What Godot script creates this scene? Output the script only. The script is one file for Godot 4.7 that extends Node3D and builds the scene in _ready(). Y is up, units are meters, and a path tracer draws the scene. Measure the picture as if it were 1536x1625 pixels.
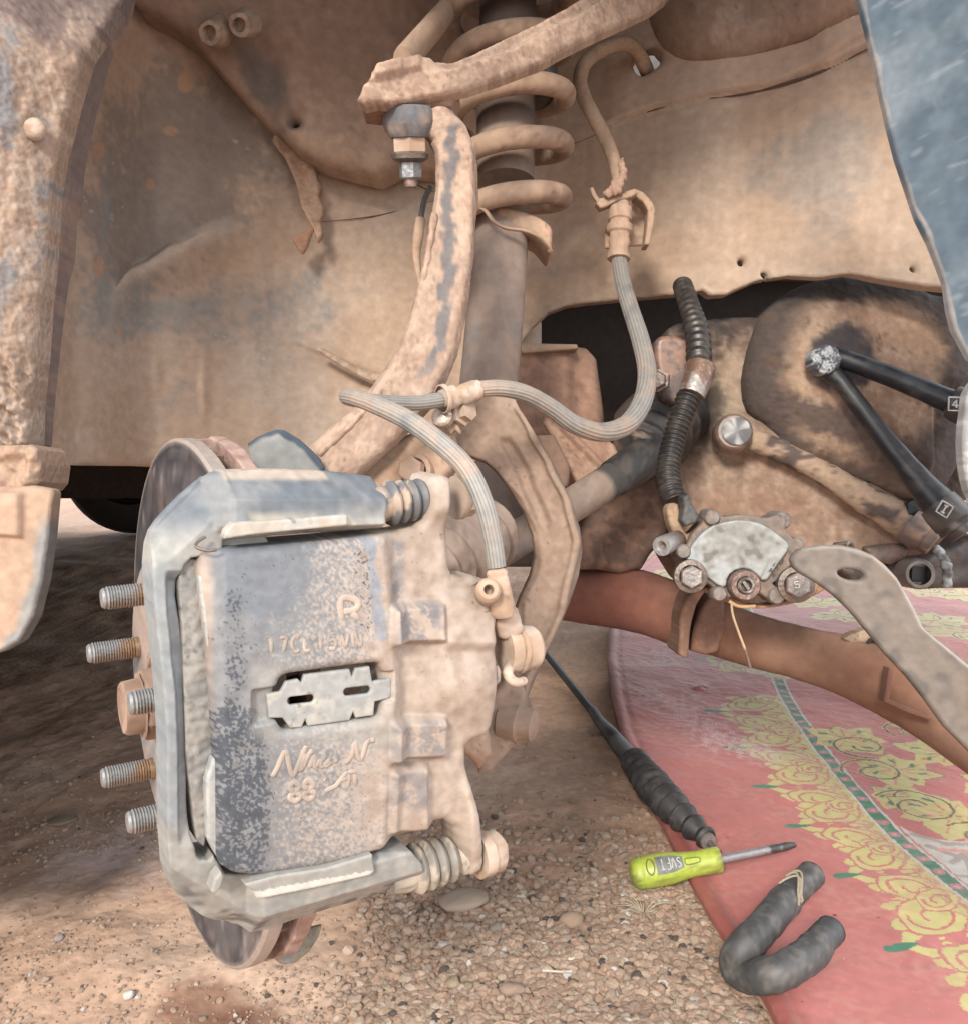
extends Node3D
# A car's front wheel well with the wheel off: brake caliper, suspension, gearbox, and tools on a printed mat.

const F := 1560.0
const CX := 768.0
const CY := 812.5
var cam_pos := Vector3(0, 0.5, 0)
var cam_basis := Basis(Vector3.RIGHT, deg_to_rad(-8.0))
var FW: Vector3
var noise := FastNoiseLite.new()
var single := FastNoiseLite.new()
var rng := RandomNumberGenerator.new()
var M := {}
var taken := {}

# linear base colours
const DUST := Color(0.36, 0.25, 0.178)
const PALE := Color(0.43, 0.335, 0.27)
const PANEL := Color(0.43, 0.312, 0.232)
const PANEL_PALE := Color(0.45, 0.36, 0.295)
const RUST := Color(0.30, 0.155, 0.10)
const BROWN := Color(0.25, 0.155, 0.11)
const GREY := Color(0.20, 0.205, 0.205)
const SLATE := Color(0.135, 0.165, 0.205)
const BLACK := Color(0.035, 0.037, 0.042)
const RUBBER := Color(0.07, 0.07, 0.072)
const STEEL := Color(0.42, 0.43, 0.44)
const SOIL := Color(0.47, 0.305, 0.215)


# ------------------------------------------------------------------ geometry helpers
func ray(x: float, y: float) -> Vector3:
	return cam_basis * Vector3((x - CX) / F, -(y - CY) / F, -1.0)

func P(x: float, y: float, d: float) -> Vector3:
	return cam_pos + ray(x, y) * d

func G(x: float, y: float, h := 0.0) -> Vector3:
	var r := ray(x, y)
	return cam_pos + r * ((h - cam_pos.y) / r.y)

func on_plane(x: float, y: float, p0: Vector3, n: Vector3) -> Vector3:
	var r := ray(x, y)
	return cam_pos + r * ((p0 - cam_pos).dot(n) / r.dot(n))

func n3(p: Vector3, f: float) -> float:
	return noise.get_noise_3dv(p * f) if f < 55.0 else single.get_noise_3dv(p * f)

func tab(x: float, t: Array) -> float:
	if x <= t[0][0]:
		return t[0][1]
	for i in range(1, t.size()):
		if x <= t[i][0]:
			var k: float = (x - t[i - 1][0]) / (t[i][0] - t[i - 1][0])
			return lerpf(t[i - 1][1], t[i][1], k * k * (3.0 - 2.0 * k) * 0.5 + k * 0.5)
	return t[-1][1]

func seg_dist(x: float, y: float, ax: float, ay: float, bx: float, by: float) -> float:
	var dx := bx - ax
	var dy := by - ay
	var t := clampf(((x - ax) * dx + (y - ay) * dy) / (dx * dx + dy * dy), 0.0, 1.0)
	return Vector2(x - ax - dx * t, y - ay - dy * t).length()

func line_dist(x: float, y: float, pts: Array) -> float:
	var best := 1e9
	for i in pts.size() - 1:
		best = minf(best, seg_dist(x, y, pts[i][0], pts[i][1], pts[i + 1][0], pts[i + 1][1]))
	return best

# 1 inside the box, 0 outside, with a soft edge s
func block(x: float, y: float, x0: float, y0: float, x1: float, y1: float, s: float, skew := 0.0) -> float:
	y += (x - x0) * skew
	return smoothstep(x0 - s, x0 + s, x) * (1.0 - smoothstep(x1 - s, x1 + s, x)) * smoothstep(y0 - s, y0 + s, y) * (1.0 - smoothstep(y1 - s, y1 + s, y))

func poly(a: Array, smooth := 0) -> PackedVector2Array:
	var out := PackedVector2Array()
	var n := a.size()
	for i in n:
		var p1 := Vector2(a[i][0], a[i][1])
		if smooth <= 1:
			out.append(p1)
			continue
		var p0 := Vector2(a[(i + n - 1) % n][0], a[(i + n - 1) % n][1])
		var p2 := Vector2(a[(i + 1) % n][0], a[(i + 1) % n][1])
		var p3 := Vector2(a[(i + 2) % n][0], a[(i + 2) % n][1])
		for k in smooth:
			out.append(p1.cubic_interpolate(p2, p0 + (p1 - p0) * 0.0, p3, float(k) / smooth))
	return out

func circle(cx: float, cy: float, rx: float, ry := -1.0, n := 28, turn := 0.0) -> PackedVector2Array:
	var out := PackedVector2Array()
	for i in n:
		out.append(Vector2(cx, cy) + Vector2(rx * cos(TAU * i / n), (rx if ry < 0 else ry) * sin(TAU * i / n)).rotated(turn))
	return out

func mk(v: PackedVector3Array, c: PackedColorArray, idx: PackedInt32Array, flat := false, uv := PackedVector2Array()) -> ArrayMesh:
	var st := SurfaceTool.new()
	if flat:
		st.begin(Mesh.PRIMITIVE_TRIANGLES)
		st.set_smooth_group(-1)
		for i in idx:
			st.set_color(c[i])
			st.add_vertex(v[i])
	else:
		var arr := []
		arr.resize(Mesh.ARRAY_MAX)
		arr[Mesh.ARRAY_VERTEX] = v
		arr[Mesh.ARRAY_COLOR] = c
		arr[Mesh.ARRAY_INDEX] = idx
		if uv.size():
			arr[Mesh.ARRAY_TEX_UV] = uv
		st.create_from_arrays(arr)
	st.generate_normals()
	if flat:
		st.index()
	return st.commit()

func colour_of(col: Variant, p: Vector3, a: float, b: float) -> Color:
	return col.call(p, a, b) if col is Callable else col

# A plate with any outline: marching squares over the outline's distance field, rounded rim, relief h, walls and back.
func relief(outline: PackedVector2Array, pos: Callable, o: Dictionary) -> Array:
	var c: float = o.get("c", 4.0)
	var r: float = o.get("r", 0.0)
	var u: float = o.get("u", 0.0004)
	var t: float = o.get("t", 0.01)
	var ex: Vector3 = o.get("ex", FW)
	var band: float = maxf(maxf(r, 2.5 * c), o.get("band", 0.0))
	var hf: Variant = o.get("h")
	var col: Variant = o.get("col", DUST)
	var uvf: Variant = o.get("uv")
	var loops: Array = [outline] + o.get("holes", [])
	var lo := outline[0]
	var hi := outline[0]
	for q in outline:
		lo = lo.min(q)
		hi = hi.max(q)
	lo -= Vector2(c, c) * 1.37
	hi += Vector2(c, c) * 1.4
	var W := int((hi.x - lo.x) / c) + 2
	var H := int((hi.y - lo.y) / c) + 2
	var dist := PackedFloat32Array()
	dist.resize(W * H)
	dist.fill(band)
	var ins := PackedByteArray()
	ins.resize(W * H)
	for lp in loops:
		var n: int = lp.size()
		for e in n:
			var a0: Vector2 = lp[e]
			var b0: Vector2 = lp[(e + 1) % n]
			var parts := int((b0 - a0).length() / (12.0 * c)) + 1
			for pt in parts:
				var a := a0.lerp(b0, float(pt) / parts)
				var ab := a0.lerp(b0, float(pt + 1) / parts) - a
				var l2 := maxf(ab.length_squared(), 1e-12)
				var i0 := maxi(0, int((minf(a.x, a.x + ab.x) - band - lo.x) / c))
				var i1 := mini(W - 1, int((maxf(a.x, a.x + ab.x) + band - lo.x) / c) + 1)
				var j0 := maxi(0, int((minf(a.y, a.y + ab.y) - band - lo.y) / c))
				var j1 := mini(H - 1, int((maxf(a.y, a.y + ab.y) + band - lo.y) / c) + 1)
				for j in range(j0, j1 + 1):
					var y := lo.y + j * c - a.y
					for i in range(i0, i1 + 1):
						var x := lo.x + i * c - a.x
						var k := clampf((x * ab.x + y * ab.y) / l2, 0.0, 1.0)
						var ddx := x - ab.x * k
						var ddy := y - ab.y * k
						var dd := sqrt(ddx * ddx + ddy * ddy)
						if dd < dist[j * W + i]:
							dist[j * W + i] = dd
	for j in H:
		var y := lo.y + j * c + 0.000137 * c
		var xs: Array = []
		for lp in loops:
			var n: int = lp.size()
			for e in n:
				var a: Vector2 = lp[e]
				var b: Vector2 = lp[(e + 1) % n]
				if (a.y > y) != (b.y > y):
					xs.append(a.x + (y - a.y) / (b.y - a.y) * (b.x - a.x))
		xs.sort()
		for q in range(0, xs.size() - 1, 2):
			for i in range(maxi(0, ceili((xs[q] - lo.x) / c)), mini(W - 1, floori((xs[q + 1] - lo.x) / c)) + 1):
				ins[j * W + i] = 1
	var V := PackedVector3Array()
	var B := PackedVector3Array()
	var C := PackedColorArray()
	var UV := PackedVector2Array()
	var vid := PackedInt32Array()
	vid.resize(W * H)
	vid.fill(-1)
	var he := vid.duplicate()
	var ve := vid.duplicate()
	var put := func(x: float, y: float, ds: float) -> int:
		var base: Vector3 = pos.call(x, y)
		var hh := 0.0
		if hf != null:
			hh = hf.call(base, x, y, ds)
		if ds < r:
			var q := 1.0 - ds / r
			hh -= r * u * (1.0 - sqrt(maxf(0.0, 1.0 - q * q)))
		V.append(base - ex * hh)
		B.append(base + ex * t)
		C.append(colour_of(col, base, x, y))
		if uvf != null:
			UV.append(uvf.call(base))
		return V.size() - 1
	var idx := PackedInt32Array()
	var wall: Array = []
	for j in H - 1:
		for i in W - 1:
			var k := j * W + i
			var ks := [k, k + 1, k + W + 1, k + W]
			var m := ins[k] + ins[k + 1] + ins[k + W + 1] + ins[k + W]
			if m == 0:
				continue
			var ring: Array = []
			for q in 4:
				var ka: int = ks[q]
				var kb: int = ks[(q + 1) % 4]
				if ins[ka]:
					if vid[ka] < 0:
						vid[ka] = put.call(lo.x + (ka % W) * c, lo.y + (ka / W) * c, dist[ka])
					ring.append(vid[ka])
				if ins[ka] != ins[kb]:
					var store := he if q % 2 == 0 else ve
					var kk := mini(ka, kb)
					if store[kk] < 0:
						var sa := dist[ka]
						var sb := dist[kb]
						var f := clampf(sa / maxf(sa + sb, 1e-9), 0.02, 0.98)
						var x := lo.x + lerpf(ka % W, kb % W, f) * c
						var y := lo.y + lerpf(ka / W, kb / W, f) * c
						var id: int = put.call(x, y, 0.0)
						if q % 2 == 0:
							he[kk] = id
						else:
							ve[kk] = id
					var id2: int = he[kk] if q % 2 == 0 else ve[kk]
					ring.append(-id2 - 2 if ins[ka] else -id2 - 2000000000)
			var real: Array = []
			for w in ring:
				real.append(w if w >= 0 else (-w - 2 if w > -1000000000 else -w - 2000000000))
			for w in range(1, real.size() - 1):
				idx.append(real[0])
				idx.append(real[w])
				idx.append(real[w + 1])
			for w in ring.size():
				if ring[w] < -1 and ring[w] > -1000000000:
					wall.append([real[w], real[(w + 1) % ring.size()]])
	var out := [mk(V, C, idx, false, UV)]
	if t > 0.0:
		var wv := PackedVector3Array()
		var wc := PackedColorArray()
		var wu := PackedVector2Array()
		var wi := PackedInt32Array()
		var at := {}
		for s in wall:
			for q in s:
				if not at.has(q):
					at[q] = wv.size()
					wv.append(V[q])
					wv.append(B[q])
					wc.append(C[q])
					wc.append(C[q])
					if uvf != null:
						wu.append(UV[q])
						wu.append(UV[q])
			var a: int = at[s[0]]
			var b: int = at[s[1]]
			wi.append_array(PackedInt32Array([b, a, a + 1, b, a + 1, b + 1]))
		if wi.size():
			out.append(mk(wv, wc, wi, false, wu))
		if o.get("back", true):
			var bi := idx.duplicate()
			bi.reverse()
			out.append(mk(B, C, bi, false, UV))
	return out

# A flat-ish plate given in picture units at a depth (a number or a function of x, y).
func plate(a: Variant, d: Variant, o := {}) -> Array:
	var outline: PackedVector2Array = a if a is PackedVector2Array else poly(a, o.get("sm", 0))
	var pos: Callable = (func(x, y): return P(x, y, d)) if d is float else (func(x, y): return P(x, y, d.call(x, y)))
	if not o.has("u"):
		var m := Vector2.ZERO
		for q in outline:
			m += q
		m /= outline.size()
		o.u = (d if d is float else d.call(m.x, m.y)) / F
	return relief(outline, pos, o)

func px_path(a: Array) -> Array:
	var pts: Array = []
	var rad: Array = []
	for q in a:
		pts.append(P(q[0], q[1], q[2]))
		rad.append(q[3] * q[2] / F)
	return [pts, rad]

# A swept tube through points with radii. shape(s, ang) multiplies the radius.
func tube(pts: Array, rad: Variant, o := {}) -> Array:
	var n: int = o.get("n", 14)
	var sub: int = o.get("sub", 6)
	var sq: float = o.get("flat", 1.0)
	var e: float = o.get("e", 2.0)
	var shape: Variant = o.get("shape")
	var col: Variant = o.get("col", DUST)
	var line: Array = []
	var rr: Array = []
	var cnt := pts.size()
	for i in cnt - 1:
		var p0: Vector3 = pts[maxi(i - 1, 0)]
		var p1: Vector3 = pts[i]
		var p2: Vector3 = pts[i + 1]
		var p3: Vector3 = pts[mini(i + 2, cnt - 1)]
		var r1: float = rad[i] if rad is Array else rad
		var r2: float = rad[i + 1] if rad is Array else rad
		for k in sub:
			var f := float(k) / sub
			line.append(p1.cubic_interpolate(p2, p0, p3, f) if not o.get("straight", false) else p1.lerp(p2, f))
			rr.append(lerpf(r1, r2, f))
	line.append(pts[-1])
	rr.append(rad[-1] if rad is Array else rad)
	var rings := line.size()
	var total := 0.0
	var along := PackedFloat32Array([0.0])
	for i in range(1, rings):
		total += (line[i] - line[i - 1]).length()
		along.append(total)
	var rounds: Array = []
	if o.get("round", 0.0) > 0.0:
		rounds = [0.0, 0.35, 0.7]
	var V := PackedVector3Array()
	var C := PackedColorArray()
	var idx := PackedInt32Array()
	var side := Vector3.ZERO
	var up: Vector3 = o.get("up", Vector3.ZERO)
	var first: Array = []
	var last: Array = []
	for i in rings:
		var tan: Vector3 = (line[mini(i + 1, rings - 1)] - line[maxi(i - 1, 0)]).normalized()
		var hint := up
		if hint == Vector3.ZERO:
			hint = side if side != Vector3.ZERO else (Vector3.UP if absf(tan.y) < 0.9 else Vector3.RIGHT)
		side = (hint - tan * hint.dot(tan)).normalized()
		var bi := tan.cross(side)
		var s := along[i] / maxf(total, 1e-9)
		var shrink := 1.0
		var rd: float = o.get("round", 0.0)
		if rd > 0.0:
			var near := minf(along[i], total - along[i])
			if near < rd:
				var q := 1.0 - near / rd
				shrink = sqrt(maxf(0.0, 1.0 - q * q)) * 0.999 + 0.001
		for k in n:
			var ang := TAU * k / n
			var ca := cos(ang)
			var sa := sin(ang)
			var m: float = rr[i] * shrink
			if e != 2.0:
				m /= pow(pow(absf(ca), e) + pow(absf(sa), e), 1.0 / e)
			if shape != null:
				m *= shape.call(s, ang)
			var p: Vector3 = line[i] + side * ca * m * sq + bi * sa * m
			if o.has("rough"):
				p += (side * ca + bi * sa) * (n3(p, o.rough[1]) * o.rough[0] + n3(p, o.rough[1] * 2.7) * o.rough[0] * 0.5)
			V.append(p)
			C.append(colour_of(col, p, s, ang))
	for i in rings - 1:
		for k in n:
			var a := i * n + k
			var b := i * n + (k + 1) % n
			idx.append_array(PackedInt32Array([a, b, a + n, b, b + n, a + n]))
	var out := [mk(V, C, idx)]
	if o.get("cap", true):
		for ed in [0, rings - 1]:
			var cv := PackedVector3Array([line[ed]])
			var cc := PackedColorArray([C[ed * n]])
			var ci := PackedInt32Array()
			for k in n:
				cv.append(V[ed * n + k])
				cc.append(C[ed * n + k])
				if ed == 0:
					ci.append_array(PackedInt32Array([0, 1 + (k + 1) % n, 1 + k]))
				else:
					ci.append_array(PackedInt32Array([0, 1 + k, 1 + (k + 1) % n]))
			out.append(mk(cv, cc, ci))
	return out

# A turned shape: prof is [along, radius] pairs from p along dir.
func lathe(p: Vector3, dir: Vector3, prof: Array, o := {}) -> Array:
	var n: int = o.get("n", 24)
	var col: Variant = o.get("col", DUST)
	var flat: bool = o.get("hex", false)
	dir = dir.normalized()
	var side := (Vector3.UP if absf(dir.y) < 0.9 else Vector3.RIGHT)
	side = (side - dir * side.dot(dir)).normalized().rotated(dir, o.get("turn", 0.0))
	var bi := dir.cross(side)
	var groups: Array = [[0]]
	for i in range(1, prof.size()):
		groups[-1].append(i)
		if i < prof.size() - 1:
			var a: Vector2 = Vector2(prof[i][0] - prof[i - 1][0], prof[i][1] - prof[i - 1][1])
			var b: Vector2 = Vector2(prof[i + 1][0] - prof[i][0], prof[i + 1][1] - prof[i][1])
			if absf(a.angle_to(b)) > 0.75:
				groups.append([i])
	var out: Array = []
	for g in groups:
		var V := PackedVector3Array()
		var C := PackedColorArray()
		var idx := PackedInt32Array()
		for i in g:
			for k in n:
				var ang := TAU * k / n
				var q: Vector3 = p + dir * prof[i][0] + (side * cos(ang) + bi * sin(ang)) * maxf(prof[i][1], 0.0001)
				if o.has("rough"):
					q += (side * cos(ang) + bi * sin(ang)) * n3(q, o.rough[1]) * o.rough[0] * minf(1.0, prof[i][1] / 0.008)
				V.append(q)
				C.append(colour_of(col, q, prof[i][0], ang))
		for i in g.size() - 1:
			for k in n:
				var a: int = i * n + k
				var b: int = i * n + (k + 1) % n
				idx.append_array(PackedInt32Array([a, b, a + n, b, b + n, a + n]))
		out.append(mk(V, C, idx, flat))
	return out

func box(lo: Vector3, hi: Vector3, col: Variant = BROWN, bas := Basis(), at := Vector3.ZERO) -> Array:
	var V := PackedVector3Array()
	var C := PackedColorArray()
	var idx := PackedInt32Array()
	for i in 8:
		var q := at + bas * Vector3(hi.x if i & 1 else lo.x, hi.y if i & 2 else lo.y, hi.z if i & 4 else lo.z)
		V.append(q)
		C.append(colour_of(col, q, 0, 0))
	for f in [[0, 1, 3, 2], [5, 4, 6, 7], [4, 0, 2, 6], [1, 5, 7, 3], [2, 3, 7, 6], [4, 5, 1, 0]]:
		idx.append_array(PackedInt32Array([f[0], f[2], f[1], f[0], f[3], f[2]]))
	return [mk(V, C, idx, true)]

# ------------------------------------------------------------------ scene helpers
func join(meshes: Array, origin := Vector3.ZERO) -> ArrayMesh:
	var st := SurfaceTool.new()
	st.begin(Mesh.PRIMITIVE_TRIANGLES)
	for m in meshes:
		st.append_from(m, 0, Transform3D(Basis(), -origin))
	return st.commit()

func numbered(called: String) -> String:
	taken[called] = taken.get(called, -1) + 1
	return called if taken[called] == 0 else "%s_%03d" % [called, taken[called]]

func tag(o: Node3D, label: String, category: String, group := "", kind := "") -> Node3D:
	if label:
		o.set_meta("label", label)
	if category:
		o.set_meta("category", category)
	if group:
		o.set_meta("group", group)
	if kind:
		o.set_meta("kind", kind)
	return o

func thing(called: String, at: Vector3, label: String, category: String, group := "") -> Node3D:
	var o := Node3D.new()
	o.name = numbered(called)
	o.position = at
	add_child(o)
	return tag(o, label, category, group)

func where(o: Node3D) -> Vector3:
	return o.position if o.get_parent() == self else o.position + where(o.get_parent())

func part(parent: Node3D, called: String, meshes: Array, m: Material) -> MeshInstance3D:
	var o := MeshInstance3D.new()
	var used := 0
	for k in parent.get_children():
		if k.name == called or k.name.begins_with(called + "_0"):
			used += 1
	o.name = called if used == 0 else "%s_%03d" % [called, used]
	o.mesh = join(meshes, where(parent))
	o.material_override = m
	parent.add_child(o, true)
	return o

func solo(called: String, at: Vector3, meshes: Array, m: Material, label: String, category: String, group := "") -> MeshInstance3D:
	var o := MeshInstance3D.new()
	o.name = numbered(called)
	o.mesh = join(meshes, at)
	o.material_override = m
	o.position = at
	add_child(o)
	tag(o, label, category, group)
	return o

# wear: patches of one colour over another, following noise
func worn(a: Color, b: Color, f := 40.0, bias := 0.0, soft := 0.12, grain := 0.10) -> Callable:
	return func(p: Vector3, _x: float, _y: float) -> Color:
		var k := smoothstep(bias - soft, bias + soft, n3(p, f) + 0.45 * n3(p, f * 4.3) + 0.2 * n3(p, f * 11.0))
		var g := 1.0 + grain * n3(p, 170.0) + grain * 0.8 * n3(p + Vector3(3, 1, 2), 19.0)
		g *= 1.0 - 0.38 * smoothstep(0.48, 0.75, n3(p, 240.0)) * smoothstep(-0.2, 0.4, n3(p, 33.0))
		return a.lerp(b, k) * g

func noise_tex(f: float, type: int, lo: float, hi: float, oct := 4, size := 512, seed_ := 1, gain := 0.6) -> NoiseTexture2D:
	var fn := FastNoiseLite.new()
	fn.seed = seed_
	fn.noise_type = type
	fn.frequency = f
	fn.fractal_octaves = oct
	fn.fractal_gain = gain
	var t := NoiseTexture2D.new()
	t.width = size
	t.height = size
	t.seamless = true
	t.noise = fn
	var ramp := Gradient.new()
	ramp.set_color(0, Color(lo, lo, lo))
	ramp.set_color(1, Color(hi, hi, hi))
	t.color_ramp = ramp
	return t

func make_material(called: String, rough: float, metal := 0.0, grain: Texture2D = null, scale := 7.0, bump: Texture2D = null, depth := 0.1) -> StandardMaterial3D:
	var m := StandardMaterial3D.new()
	m.resource_name = called
	m.vertex_color_use_as_albedo = true
	m.roughness = rough
	m.metallic = metal
	m.uv1_triplanar = true
	m.uv1_scale = Vector3.ONE * scale
	if grain:
		m.albedo_texture = grain
	if bump:
		m.heightmap_enabled = true
		m.heightmap_texture = bump
		m.heightmap_scale = depth
	M[called] = m
	return m


func _ready() -> void:
	rng.seed = 7
	noise.seed = 11
	noise.noise_type = FastNoiseLite.TYPE_SIMPLEX_SMOOTH
	noise.frequency = 1.0
	noise.fractal_octaves = 3
	single.seed = 5
	single.noise_type = FastNoiseLite.TYPE_SIMPLEX_SMOOTH
	single.frequency = 1.0
	single.fractal_type = FastNoiseLite.FRACTAL_NONE
	FW = cam_basis * Vector3(0, 0, -1)
	# --- camera, sky, sun, exposure
	var cam := Camera3D.new()
	cam.name = "camera"
	cam.position = cam_pos
	cam.basis = cam_basis
	cam.fov = rad_to_deg(2.0 * atan(CY / F))
	cam.near = 0.02
	cam.far = 400.0
	add_child(cam)
	var sm := ProceduralSkyMaterial.new()
	sm.sky_top_color = Color(0.96, 0.975, 1.0)
	sm.sky_horizon_color = Color(0.93, 0.945, 0.95)
	sm.sky_curve = 0.2
	sm.ground_bottom_color = Color(0.45, 0.36, 0.30)
	sm.ground_horizon_color = Color(0.7, 0.62, 0.55)
	var sky := Sky.new()
	sky.sky_material = sm
	var env := Environment.new()
	env.background_mode = Environment.BG_SKY
	env.sky = sky
	env.tonemap_mode = Environment.TONE_MAPPER_LINEAR
	env.tonemap_exposure = 3.2
	env.sdfgi_enabled = true
	env.ssao_enabled = true
	env.ssil_enabled = true
	var we := WorldEnvironment.new()
	we.name = "world"
	we.environment = env
	add_child(we)
	var sun := DirectionalLight3D.new()
	sun.name = "sun"
	sun.light_color = Color(1.0, 0.965, 0.91)
	sun.light_energy = 0.5
	sun.light_angular_distance = 12.0
	sun.shadow_enabled = true
	sun.rotation_degrees = Vector3(-30, -16, 0)
	add_child(sun)
	# --- materials
	var grain := noise_tex(0.024, FastNoiseLite.TYPE_SIMPLEX_SMOOTH, 0.82, 1.0, 5, 512, 3)
	var speck := noise_tex(0.06, FastNoiseLite.TYPE_CELLULAR, 0.72, 1.0, 3, 512, 5)
	var bump := noise_tex(0.03, FastNoiseLite.TYPE_SIMPLEX, 0.0, 1.0, 4, 512, 8, 0.42)
	make_material("dusty", 0.95, 0.0, grain, 6.0)
	make_material("mud", 0.97, 0.0, grain, 9.0, bump, 0.07)
	make_material("soil", 0.97, 0.0, grain, 5.0, bump, 0.07)
	make_material("stone", 0.92, 0.0, speck, 14.0, bump, 0.04)
	make_material("cast", 0.74, 0.0, grain, 11.0)
	make_material("oily", 0.42, 0.0, grain, 9.0)
	make_material("rubber", 0.6, 0.0, grain, 12.0)
	make_material("plastic", 0.55, 0.0, grain, 5.0)
	make_material("bright_steel", 0.38, 0.85, grain, 14.0, bump, 0.02)
	make_material("worn_steel", 0.5, 0.55, speck, 12.0, bump, 0.04)
	make_material("dull_steel", 0.55, 0.25, grain, 9.0)
	make_material("lime_plastic", 0.45, 0.0, grain, 12.0)
	make_material("plain", 0.8)

	ground()
	car_body()
	wheel_and_brake()
	suspension()
	gearbox()
	loose_things()


# ------------------------------------------------------------------ ground, gravel and stones
var mat_edge := PackedVector2Array()

func in_mat(x: float, z: float) -> bool:
	return Geometry2D.is_point_in_polygon(Vector2(x, z), mat_edge)

func ground_y(x: float, z: float) -> float:
	var p := Vector3(x, 0, z)
	var k := smoothstep(3.5, 2.2, Vector2(x, z + 1.0).length())
	return (0.010 * n3(p, 2.3) + 0.006 * n3(p, 9.0) + 0.0018 * n3(p, 34.0) + 0.0010 * n3(p, 62.0)) * k - 0.012 * k

func soil_colour(p: Vector3) -> Color:
	var c := SOIL.lerp(Color(0.53, 0.375, 0.28), smoothstep(-0.2, 0.5, n3(p, 3.1)))
	c = c.lerp(Color(0.42, 0.26, 0.175), 0.5 * smoothstep(0.05, 0.55, n3(p + Vector3(9, 0, 4), 4.7)))
	c *= 1.0 + 0.12 * n3(p, 23.0) + 0.09 * n3(p, 60.0) + 0.10 * n3(p, 52.0)
	# damp spots under the brake
	for s in [[320, 1570, 0.045], [400, 1605, 0.035], [350, 1600, 0.03]]:
		var g := G(s[0], s[1])
		var d := Vector2(p.x - g.x, p.z - g.z).length() + 0.012 * n3(p, 40.0)
		c = c.lerp(Color(0.17, 0.075, 0.042), 0.75 * (1.0 - smoothstep(s[2] * 0.6, s[2], d)))
	# pale patch
	var g2 := G(210, 1330)
	c = c.lerp(Color(0.46, 0.37, 0.35), 0.7 * (1.0 - smoothstep(0.02, 0.12, Vector2(p.x - g2.x, p.z - g2.z).length() + 0.05 * n3(p, 20.0))))
	return c

func ground() -> void:
	for q in [[1252, 1700], [1240, 1640], [1212, 1585], [1170, 1520], [1130, 1460], [1090, 1390], [1050, 1310], [1010, 1240], [984, 1170], [970, 1110], [963, 1050], [966, 1000], [978, 955], [1000, 915], [1040, 880], [1110, 862], [1300, 868], [1560, 915], [1800, 980], [1900, 1200], [1900, 1700]]:
		var g := G(q[0], q[1])
		mat_edge.append(Vector2(g.x, g.z))
	# one sheet to the horizon, finer near the car
	var xs: Array = []
	var zs: Array = []
	for v in [-300.0, -120.0, -50.0, -20.0, -9.0, -5.0, -3.2, -2.4]:
		xs.append(v)
		zs.append(v - 1.2)
	for i in 40:
		xs.append(-1.9 + i * 0.02)
	for i in 330:
		xs.append(-1.1 + i * 0.007)
	for i in 30:
		xs.append(1.21 + i * 0.02)
	for i in 80:
		zs.append(-3.3 + i * 0.02)
	for i in 180:
		zs.append(-1.7 + i * 0.007)
	for v in [-0.4, -0.3, -0.1, 0.2]:
		zs.append(v)
	for v in [2.4, 3.2, 5.0, 9.0, 20.0, 50.0, 120.0, 300.0]:
		xs.append(v)
		zs.append(v - 1.2)
	var V := PackedVector3Array()
	var C := PackedColorArray()
	var idx := PackedInt32Array()
	for z in zs:
		for x in xs:
			var p := Vector3(x, ground_y(x, z), z)
			V.append(p)
			C.append(soil_colour(p))
	var n := xs.size()
	for j in zs.size() - 1:
		for i in n - 1:
			var a := j * n + i
			idx.append_array(PackedInt32Array([a, a + 1, a + n, a + 1, a + n + 1, a + n]))
	var o := MeshInstance3D.new()
	o.name = "ground"
	o.mesh = mk(V, C, idx)
	o.material_override = M.soil
	add_child(o)
	tag(o, "red brown bare earth under and around the car", "", "", "structure")
	gravel()

func pebble(seed_: int, rough := 0.28, detail := 1, sharp := false) -> ArrayMesh:
	var sp := SphereMesh.new()
	sp.radius = 1.0
	sp.height = 2.0
	sp.radial_segments = 7 + detail * 2
	sp.rings = 4 + detail
	var arr := sp.get_mesh_arrays()
	var V: PackedVector3Array = arr[Mesh.ARRAY_VERTEX]
	var C := PackedColorArray()
	for i in V.size():
		var q := V[i] + Vector3(seed_ * 3.7, seed_ * 1.3, 0)
		var m := 1.0 + rough * n3(q, 0.9) * 1.6 + rough * 0.5 * n3(q, 2.3)
		# a few flat cuts make it angular
		for k in 4:
			var nn := Vector3(sin(seed_ * 1.7 + k * 2.4), cos(seed_ * 2.3 + k * 1.9), sin(seed_ * 0.9 + k * 4.1)).normalized()
			var t := V[i].normalized().dot(nn)
			if t > 0.1:
				m = minf(m, 0.72 / t)
		V[i] = V[i].normalized() * m
		C.append(Color.WHITE)
	return mk(V, C, arr[Mesh.ARRAY_INDEX], sharp)

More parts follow.
